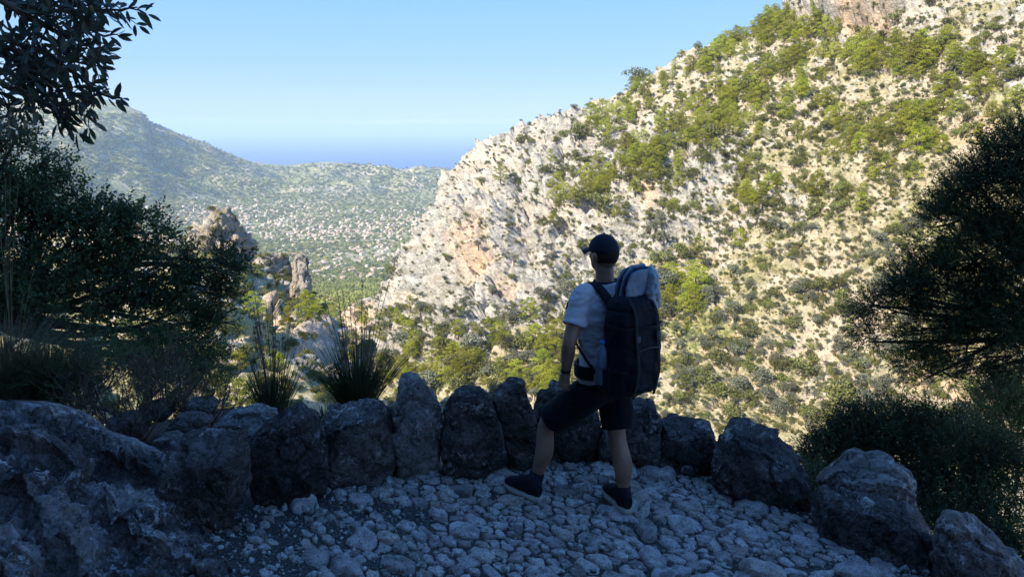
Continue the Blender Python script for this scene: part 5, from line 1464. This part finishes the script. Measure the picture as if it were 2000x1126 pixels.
def round_limb(pts, rad, n=14, ns=20):
    P, R = smooth_path(pts, rad, n); T = norm(np.gradient(P, axis=0)); A = norm(np.cross(T, [.1, .9, .1] if abs(T[0][2]) > .5 else [0, 0, 1.0])); Bq = np.cross(T, A)
    return loft(P, R, R, A, Bq, ns)
def ball(c, r, A=None, n=3):
    D, F = ico(n); r = np.broadcast_to(r, (3,)); A = np.eye(3) if A is None else A
    return np.array(c) + (D * r) @ A, F
def remesh(parts, vox, smooth_n=3, nz=None):
    v, f = merge(parts); me = mesh_np('tmp', v, f); ob = bpy.data.objects.new('tmp', me); COL.objects.link(ob)
    md = ob.modifiers.new('r', 'REMESH'); md.mode = 'VOXEL'; md.voxel_size = vox; md.use_smooth_shade = True
    if smooth_n: ms = ob.modifiers.new('s', 'SMOOTH'); ms.factor = .5; ms.iterations = smooth_n
    dg = bpy.context.evaluated_depsgraph_get(); ev = ob.evaluated_get(dg); m2 = bpy.data.meshes.new_from_object(ev)
    n = len(m2.vertices); co = np.empty(n * 3, np.float32); m2.vertices.foreach_get('co', co); co = co.reshape(-1, 3).astype(float)
    ls = np.empty(len(m2.loops), np.int32); m2.loops.foreach_get('vertex_index', ls); F = ls.reshape(-1, 4) if len(m2.loops) == 4 * len(m2.polygons) else None
    no = np.empty(n * 3, np.float32); m2.vertices.foreach_get('normal', no); no = no.reshape(-1, 3)
    if F is None: F = np.array([list(p.vertices)[:3] for p in m2.polygons])
    bpy.data.objects.remove(ob); bpy.data.meshes.remove(m2); bpy.data.meshes.remove(me)
    if nz: co = co + no * nz(co)[:, None]
    return co, F
person = thing('person', tuple(G(1120, 985)), 'hiker in a dark cap, light T-shirt and black shorts looking out over the valley', 'person')

pel = W(1178, 748, 4.56); nb_ = W(1181, 548, 4.53)
def spine(z): s_ = (z - pel[2]) / (nb_[2] - pel[2]); return np.array([pel[0] + (nb_[0] - pel[0]) * s_, pel[1] + (nb_[1] - pel[1]) * s_, z])
z0, z1 = pel[2], nb_[2]; H_ = z1 - z0
tz = [z0 - .06, z0 + .04, z0 + .12, z0 + .22, z0 + .34, z0 + .46, z0 + .54, z0 + .60, z1 - .02]
trx = [.150, .168, .160, .148, .158, .178, .182, .165, .085]
try_ = [.105, .120, .112, .105, .118, .125, .118, .098, .070]
sh_l = spine(z1 - .085) + lf_ * .185; sh_r = spine(z1 - .085) + rt_ * .185
hd = spine(z1) + up_ * .165 + fw * .015
hf = norm(np.array([-.58, .81, 0])); hr = np.array([hf[1], -hf[0], 0]); HA = np.stack([hr, hf, up_])
el_l = W(1112, 668, 4.34); wr_l = W(1105, 724, 4.44); ha_l = W(1101, 748, 4.48)
el_r = sh_r + np.array([.05, .02, -.27]); wr_r = el_r + fw * .2 + lf_ * .1 + up_ * .10; ha_r = wr_r + fw * .05 + up_ * .05
hip_l = pel + lf_ * .095 - up_ * .03; hip_r = pel + rt_ * .095 - up_ * .03
kn_l = W(1071, 824, 4.68); an_l = W(1046, 938, 4.73); kn_r = W(1207, 852, 4.52); an_r = W(1218, 966, 4.52)
torso = loft([spine(z) for z in tz], trx, try_)
def leg(h, k, a):
    back = -fw; m = k * .55 + a * .45 + back * .022; m2 = k * .25 + a * .75 + back * .008
    return round_limb([h, h * .5 + k * .5, k + fw * .008, m, m2, a, a - up_ * .04], [.092, .078, .056, .062, .047, .036, .04], 26)
body = [torso, round_limb([spine(z1 - .06), spine(z1 + .03), hd - up_ * .03], [.066, .058, .056], 8), leg(hip_l, kn_l, an_l), leg(hip_r, kn_r, an_r),
        round_limb([sh_l, sh_l * .5 + el_l * .5, el_l, el_l * .62 + wr_l * .38, wr_l], [.056, .052, .042, .043, .028], 16), round_limb([sh_r, sh_r * .5 + el_r * .5, el_r, el_r * .6 + wr_r * .4, wr_r], [.056, .05, .042, .04, .028], 16),
        ball(hd + up_ * .012 - hf * .008, (.076, .096, .108), HA, 4), ball(hd - up_ * .055 + hf * .028, (.056, .062, .062), HA, 4), ball(hd - up_ * .02 + hf * .05, (.055, .045, .07), HA, 3),
        round_limb([hd + hf * .088 + up_ * .012, hd + hf * .108 - up_ * .014, hd + hf * .118 - up_ * .028, hd + hf * .09 - up_ * .036], [.010, .012, .014, .012], 8),
        ball(hd + hf * .086 - up_ * .062, (.024, .010, .007), HA, 2), ball(hd + hf * .084 - up_ * .074, (.020, .010, .007), HA, 2), ball(hd + hf * .082 + up_ * .026, (.05, .014, .008), HA, 2)]
for sg in (-1, 1):
    e_ = hd + hr * sg * .080 - hf * .004 - up_ * .012
    body += [ball(e_, (.009, .021, .032), HA, 2), ball(e_ + hr * sg * .007 - hf * .008 + up_ * .008, (.007, .014, .021), HA, 2)]
def hand(w, h, side, thumb):
    d = norm(h - w); out = [round_limb([w, w * .5 + h * .5, h + d * .02], [.027, .034, .036], 8)]
    nrm_ = norm(np.cross(d, side))
    for i, (o_, L) in enumerate([(-.028, .066), (-.009, .078), (.010, .072), (.028, .056)]):
        a = h + side * o_; b = a + d * L * .5 + nrm_ * .004; c = b + d * L * .35 + nrm_ * .018; e_ = c + d * L * .15 + nrm_ * .02
        out.append(round_limb([a - d * .015, a + d * .02, b, c, e_], [.0098, .0098, .009, .0085, .007], 12, 10))
    out.append(round_limb([w + d * .02 + thumb * .018, w + d * .045 + thumb * .038, w + d * .075 + thumb * .042 + nrm_ * .012, w + d * .095 + thumb * .036 + nrm_ * .02], [.014, .012, .010, .008], 10, 10))
    return out
body += hand(wr_l, ha_l, fw, fw) + hand(wr_r, ha_r, up_, up_)
v, f = remesh(body, .0055, 2); part('body', v, f, [M['skin']], person, True)
for sg in (-1, 1):
    v, f = ball(hd + hf * .082 + hr * sg * .030 + up_ * .012, (.012, .010, .008), HA, 2); part('eye', v, f, [M['lace']], person, True)
# short hair below the cap
hv = [ball(hd + up_ * .01 - hf * .014, (.0785, .094, .095), HA, 4)]
v, f = hv[0]; zc = v[f].mean(1); kk = ((zc - hd) @ hf < .02 + ((zc - hd) @ up_) * .5) & ((zc - hd) @ up_ > -.045); part('hair', v, f[kk], [M['hair']], person, True)
# T-shirt
def wrinkle(a, k): return lambda P: fbm(np.stack([P @ rt_ * 9, P @ fw * 9, P[:, 2] * 22], -1) * k, 3, 77) * a
def ofs(l, d): return [x + d for x in l]
shp = [loft([spine(z) for z in [z0 + .035, z0 + .07, z0 + .14, z0 + .22, z0 + .34, z0 + .46, z0 + .54, z0 + .60, z1 - .035, z1 - .005]], [.185, .182, .176, .170, .178, .196, .198, .182, .105, .078], [.135, .134, .130, .128, .138, .143, .136, .116, .088, .076])]
for sh, el in ((sh_l, el_l), (sh_r, el_r)):
    e_ = sh + (el - sh) * .62; shp.append(round_limb([sh + (spine(sh[2]) - sh) * .45 + up_ * .01, sh + up_ * .012, sh * .5 + e_ * .5, e_], [.070, .067, .070, .078], 12))
v, f = remesh(shp, .006, 4, wrinkle(.012, 1.0)); part('t_shirt', v, f, [M['shirt']], person, True)
rc = loft([spine(z1 - .02), spine(z1 + .004)], [.080, .072], [.078, .070], cap=False); part('collar', *rc, [M['cap']], person, True)
# shorts
def shleg(h, k, fr, r1): e_ = h + (k - h) * fr; return round_limb([h + up_ * .05, h, h * .5 + e_ * .5, e_], [.105, .118, .114, r1], 12)
shp = [loft([spine(z0 - .10), spine(z0 - .04), spine(z0 + .03), spine(z0 + .085)], [.12, .165, .182, .174], [.10, .132, .136, .126]), shleg(hip_l, kn_l, .90, .108), shleg(hip_r, kn_r, .84, .100)]
v, f = remesh(shp, .007, 3, wrinkle(.010, .7)); part('shorts', v, f, [M['shorts']], person, True)
# cap
cc = hd + up_ * .022
D, F = ico(4); q = cc + (D * [.086, .106, .105]) @ HA; fz = q[F].mean(1); kk = (fz - cc) @ up_ > .004 - .12 * np.clip(-(fz - cc) @ hf, 0, .1) * 1.0
cp = part('cap', q, F[kk], [M['cap']], person, True); md = cp.modifiers.new('t', 'SOLIDIFY'); md.thickness = .003
nb2 = 16; th = np.linspace(-1.15, 1.15, nb2); rows = []
for r_, dz in ((.90, .0), (1.15, -.002), (1.42, -.008), (1.62, -.018)):
    rows.append(np.array([cc + up_ * (.008 + dz - .02 * (abs(a) / 1.15) ** 2 * (r_ - .9)) + hf * (.106 * math.cos(a) * (1 if r_ < 1 else 1 + (r_ - 1) * 1.0)) + hr * (.086 * math.sin(a) * (1 + (r_ - 1) * .25)) for a in th]))
br_ = part('brim', np.concatenate(rows), grid_faces(4, nb2), [M['cap']], person, True, parent=cp); br_.modifiers.new('t', 'SOLIDIFY').thickness = .004
v, f = ball(cc + up_ * .106, (.008, .008, .005), HA, 2); part('button', v, f, [M['cap']], person, True, parent=cp)
# watch
ax = norm(wr_l - el_l); wa = norm(np.cross(ax, fw)); wb = np.cross(ax, wa); wc = wr_l - ax * .015
part('watch', *loft([wc - ax * .012, wc + ax * .012], .033, .033, wa, wb, 20, 2, False), [M['watch']], person, True)
# socks and boots
for an, kn, heel, toe in ((an_l, kn_l, G(1052, 982), G(982, 950)), (an_r, kn_r, G(1226, 1006), G(1181, 964))):
    d = norm((toe - heel) * [1, 1, 0]); L = .305; heel = heel * [1, 1, 0] + up_ * .035
    s_ = np.cross(d, up_) ; up2 = up_
    a0 = an + norm(kn - an) * .15
    v, f = remesh([round_limb([a0, an, heel + d * .075 + up_ * .07], [.044, .041, .048], 8)], .006, 1, lambda P: .002 * np.sin(P[:, 2] * 500)); part('sock', v, f, [M['sock']], person, True)
    secs = [(-.01, .026, .035, .035), (.02, .036, .05, .05), (.07, .040, .058, .058), (.12, .041, .05, .050), (.18, .046, .038, .038), (.24, .047, .029, .029), (.285, .036, .021, .021), (.305, .018, .012, .012)]
    secs = [(a, w_ * 1.06, h2 * 1.2, 0) for a, w_, h2, _ in secs]
    cs = [heel + d * a + up_ * (.012 + h2) for a, w_, h2, _ in secs]
    shoe = [loft(cs, [q[1] for q in secs], [q[2] for q in secs], s_, up_, 20, 2.4), round_limb([heel + d * .055 + up_ * .05, heel * .4 + d * .03 + an * .6, an + norm(kn - an) * .07], [.052, .052, .052], 8)]
    v, f = remesh(shoe, .0055, 2); b_ = part('boot', v, f, [M['boot']], person, True)
    pts = [(-.022, .024), (-.005, .038), (.04, .043), (.10, .041), (.16, .046), (.22, .053), (.27, .046), (.305, .028), (.318, .008)]
    outl = [heel + d * a + s_ * w_ for a, w_ in pts] + [heel + d * a - s_ * w_ for a, w_ in pts[::-1]]
    outl = np.array(outl); rk = np.interp((outl - heel) @ d, [.0, .2, .318], [0, 0, .022])
    top_, bot_ = outl + up_ * (.012 + rk)[:, None], outl + up_ * (-.026 + rk)[:, None]; n = len(outl)
    vv = np.concatenate([bot_, top_, [bot_.mean(0)], [top_.mean(0)]]); i = np.arange(n)
    ff = np.concatenate([np.stack([i, (i+1) % n, n + (i+1) % n], -1), np.stack([i, n + (i+1) % n, n + i], -1), np.stack([(i+1) % n, i, np.full(n, 2*n)], -1), np.stack([n + i, n + (i+1) % n, np.full(n, 2*n+1)], -1)])
    part('sole', vv, ff, [M['sole']], person, False, parent=b_)
    lc = []
    for k in range(4):
        a = .125 + k * .022; c = heel + d * a + up_ * (.012 + np.interp(a, [.12, .2], [.105, .072])); lc.append(tube([c - s_ * .024 - up_ * .006, c + up_ * .003, c + s_ * .024 - up_ * .006], .0022, 5))
    c = an + norm(kn - an) * .04 + d * .045
    th = np.linspace(0, 6.28, 12); 
    for sg in (-1, 1): lc.append(tube(np.array([c + s_ * sg * .018 * (1 - np.cos(x)) * .8 + up_ * .02 * np.sin(x) + d * .008 for x in th]), .0016, 4))
    lc.append(tube(np.array([an - d * .046 + up_ * .035 + s_ * .012 * np.cos(x) + up_ * .014 * np.sin(x) - d * .006 for x in th]), .0018, 4))
    part('laces', *merge(lc), [M['lace']], person, True, parent=b_)

# ------------------------------------------------------------------ backpack
bc = spine(z0 + .30) - fw * .245 + lf_ * .012
pk = thing('backpack', tuple(bc - up_ * .29), 'big dark roll-top hiking backpack worn by the hiker', 'backpack')
zz_ = np.array([-.28, -.265, -.235, -.15, 0, .12, .20, .245, .275, .285]); pr = loft([bc + up_ * z - fw * (.018 * math.sin((z + .3) * 5)) for z in zz_], [.11, .158, .174, .180, .178, .174, .168, .158, .128, .09], [.07, .10, .115, .125, .122, .118, .11, .10, .085, .06], n=40, p=3.2)
v, f = remesh([pr, loft([bc - fw * .10 + up_ * z for z in (-.24, -.22, -.05, .06, .075)], [.10, .125, .13, .12, .09], [.03, .045, .05, .04, .02], n=30, p=3)], .007, 2, lambda P: fbm(P * 14, 3, 5) * .012)
part('pack_body', v, f, [M['pack']], pk, True)
v, f = remesh([loft([bc + up_ * z for z in (.24, .27, .31, .33)], [.150, .152, .140, .10], [.105, .108, .09, .05], n=36, p=2.8)], .006, 2, lambda P: fbm(P * 18, 3, 8) * .010); part('top_lid', v, f, [M['pack']], pk, True)
for sg in (-1, 1):
    v, f = remesh([loft([bc + rt_ * sg * .165 + fw * .03 + up_ * z for z in (-.24, -.22, -.10, -.09)], [.03, .038, .042, .036], [.055, .066, .068, .06], n=24, p=2.5)], .006, 1); part('side_pocket', v, f, [M['pack']], pk, True)
def ribbon(pts, w, nrm_, th_=.006, n=24):
    pts = np.asarray(pts, float); u = np.linspace(0, 1, len(pts)); uu = np.linspace(0, 1, n); P = np.stack([cr_interp(uu, u, pts[:, k]) for k in range(3)], -1)
    T = norm(np.gradient(P, axis=0)); nn = np.asarray(nrm_, float); N_ = np.stack([cr_interp(uu, u, nn[:, k]) for k in range(3)], -1); S = norm(np.cross(T, N_)); N_ = norm(np.cross(S, T))
    return loft(P, w / 2, th_, S, N_, 16, 4)
for sg, nm in ((-1, 1), (1, 1)):
    s3 = rt_ * sg
    top_s = spine(z1 - .045) + s3 * .105 + up_ * .045
    p1 = bc + fw * .10 + up_ * .17 + s3 * .07; p2 = spine(z0 + .55) - fw * .17 + s3 * .085; p3 = top_s + up_ * .0; p4 = spine(z0 + .52) + fw * .17 + s3 * .125; p5 = spine(z0 + .38) + fw * .140 + s3 * .15; p6 = spine(z0 + .30) + fw * .04 + s3 * .20
    part('shoulder_strap', *ribbon([p1, p2, p3, p4, p5, p6], .066, [-fw + up_ * .3, -fw + up_ * .3, up_, fw, fw, fw * .4 + s3], .009), [M['strap']], pk, True)
    p7 = spine(z0 + .20) - fw * .06 + s3 * .19; p8 = bc + fw * .08 + s3 * .15 - up_ * .2
    part('webbing', *ribbon([p6, p7, p8], .024, [fw * .4 + s3, s3, s3], .003), [M['strap']], pk, True)
hb = [spine(z0 + .115 + .03 * math.sin(0)) + rt_ * .196 * math.cos(a) + fw * .150 * math.sin(a) for a in np.linspace(-.6, math.pi + .6, 30)]
hn_ = [rt_ * math.cos(a) + fw * math.sin(a) for a in np.linspace(-.6, math.pi + .6, 30)]
part('hip_belt', *ribbon(hb, .085, hn_, .010, 40), [M['strap']], pk, True)
for k, z in enumerate((-.10, .16)):
    part('compression_strap', *ribbon([bc - rt_ * .168 + up_ * z + fw * .05, bc - rt_ * .17 + up_ * z - fw * .09, bc - fw * .135 - rt_ * .06 + up_ * z, bc - fw * .15 + rt_ * .06 + up_ * z, bc + rt_ * .17 - fw * .09 + up_ * z], .02, [lf_, lf_ - fw, -fw, -fw, rt_ - fw], .003), [M['strap']], pk, True)
for sx_ in (-.085, .085):
    part('vertical_strap', *ribbon([bc + rt_ * sx_ - fw * .06 + up_ * .335, bc + rt_ * sx_ - fw * .125 + up_ * .24, bc + rt_ * sx_ - fw * .142 + up_ * .08, bc + rt_ * sx_ - fw * .165 - up_ * .10, bc + rt_ * sx_ - fw * .13 - up_ * .27], .022, [-fw + up_, -fw, -fw, -fw, -fw - up_], .003), [M['webb']], pk, True)
    bu = bc + rt_ * sx_ - fw * .150 + up_ * .10; part('buckle', *loft([bu - up_ * .022, bu - up_ * .018, bu + up_ * .018, bu + up_ * .022], [.014, .018, .018, .014], [.003, .006, .006, .003], n=16, p=4), [M['buckle']], pk, True)
part('zip', *ribbon([bc - fw * .160 - rt_ * .09 + up_ * .03, bc - fw * .172 + up_ * .045, bc - fw * .160 + rt_ * .09 + up_ * .03], .007, [-fw] * 3, .002), [M['buckle']], pk, True)
th = np.linspace(0, 3.14, 10); part('haul_loop', *tube(np.array([bc + fw * .11 + up_ * (.30 + .03 * np.sin(x)) + rt_ * .035 * np.cos(x) for x in th]), .005, 6), [M['webb']], pk, True)
part('label_mark', *ribbon([bc - fw * .158 + rt_ * .085 - up_ * .175, bc - fw * .158 + rt_ * .115 - up_ * .17], .008, [-fw, -fw], .0015, 4), [M['lace']], pk)
# folded mat on top, in a clear bag
mc = bc + up_ * .405 + rt_ * .035 + fw * .01
mt = thing('folded_mat', tuple(mc - up_ * .10), 'folded pale and navy sleeping mat strapped upright on top of the backpack', 'sleeping mat')
tl = norm(up_ + rt_ * .16 - fw * .10)
for k, (o_, m_) in enumerate([(-.052, 'mat1'), (-.03, 'mat2'), (-.008, 'mat1'), (.014, 'mat2'), (.038, 'mat1')]):
    c = mc + fw * -o_; hh = .105 - .012 * abs(k - 2)
    S_ = [c + tl * z for z in np.linspace(-hh, hh, 9)]; ww = [.092, .098, .10, .104, .104, .10, .094, .08, .052]
    v, f = remesh([loft(S_, ww, [.014] * 9, n=30, p=3)], .005, 2, lambda P: fbm(P * 20, 2, 9) * .008); part('mat_layer', v, f, [M[m_]], mt, True)
bg = thing('clear_bag', tuple(bc + up_ * .2 + rt_ * .13), 'crumpled translucent bag tucked at the right of the sleeping mat', 'plastic bag')
c = bc + up_ * .33 + rt_ * .125 - fw * .02
v, f = remesh([loft([c + up_ * z + rt_ * (.02 * -z) for z in np.linspace(-.13, .17, 9)], [.03, .042, .05, .052, .052, .05, .045, .034, .015], [.05, .066, .075, .08, .08, .075, .065, .05, .02], n=30, p=2.4)], .006, 1, lambda P: fbm(P * 16, 3, 19) * .03)
part('bag_film', v, f, [M['bag']], bg, True)
# bottle in the left side pocket
bo = bc + lf_ * .185 + fw * .045 - up_ * .07
bt = thing('water_bottle', tuple(bo - up_ * .13), 'clear blue-tinted water bottle in the left side pocket of the backpack', 'water bottle')
zz_ = np.array([-.13, -.125, -.08, -.03, .02, .06, .085, .105, .118]); part('bottle_body', *loft([bo + up_ * z for z in zz_], [.03, .036, .036, .034, .036, .036, .03, .016, .014], [.03, .036, .036, .034, .036, .036, .03, .016, .014], n=24), [M['bottle']], bt, True)
part('bottle_cap', *loft([bo + up_ * z for z in (.118, .122, .138, .141)], [.015, .017, .017, .014], [.015, .017, .017, .014], n=18), [M['bcap']], bt, True)
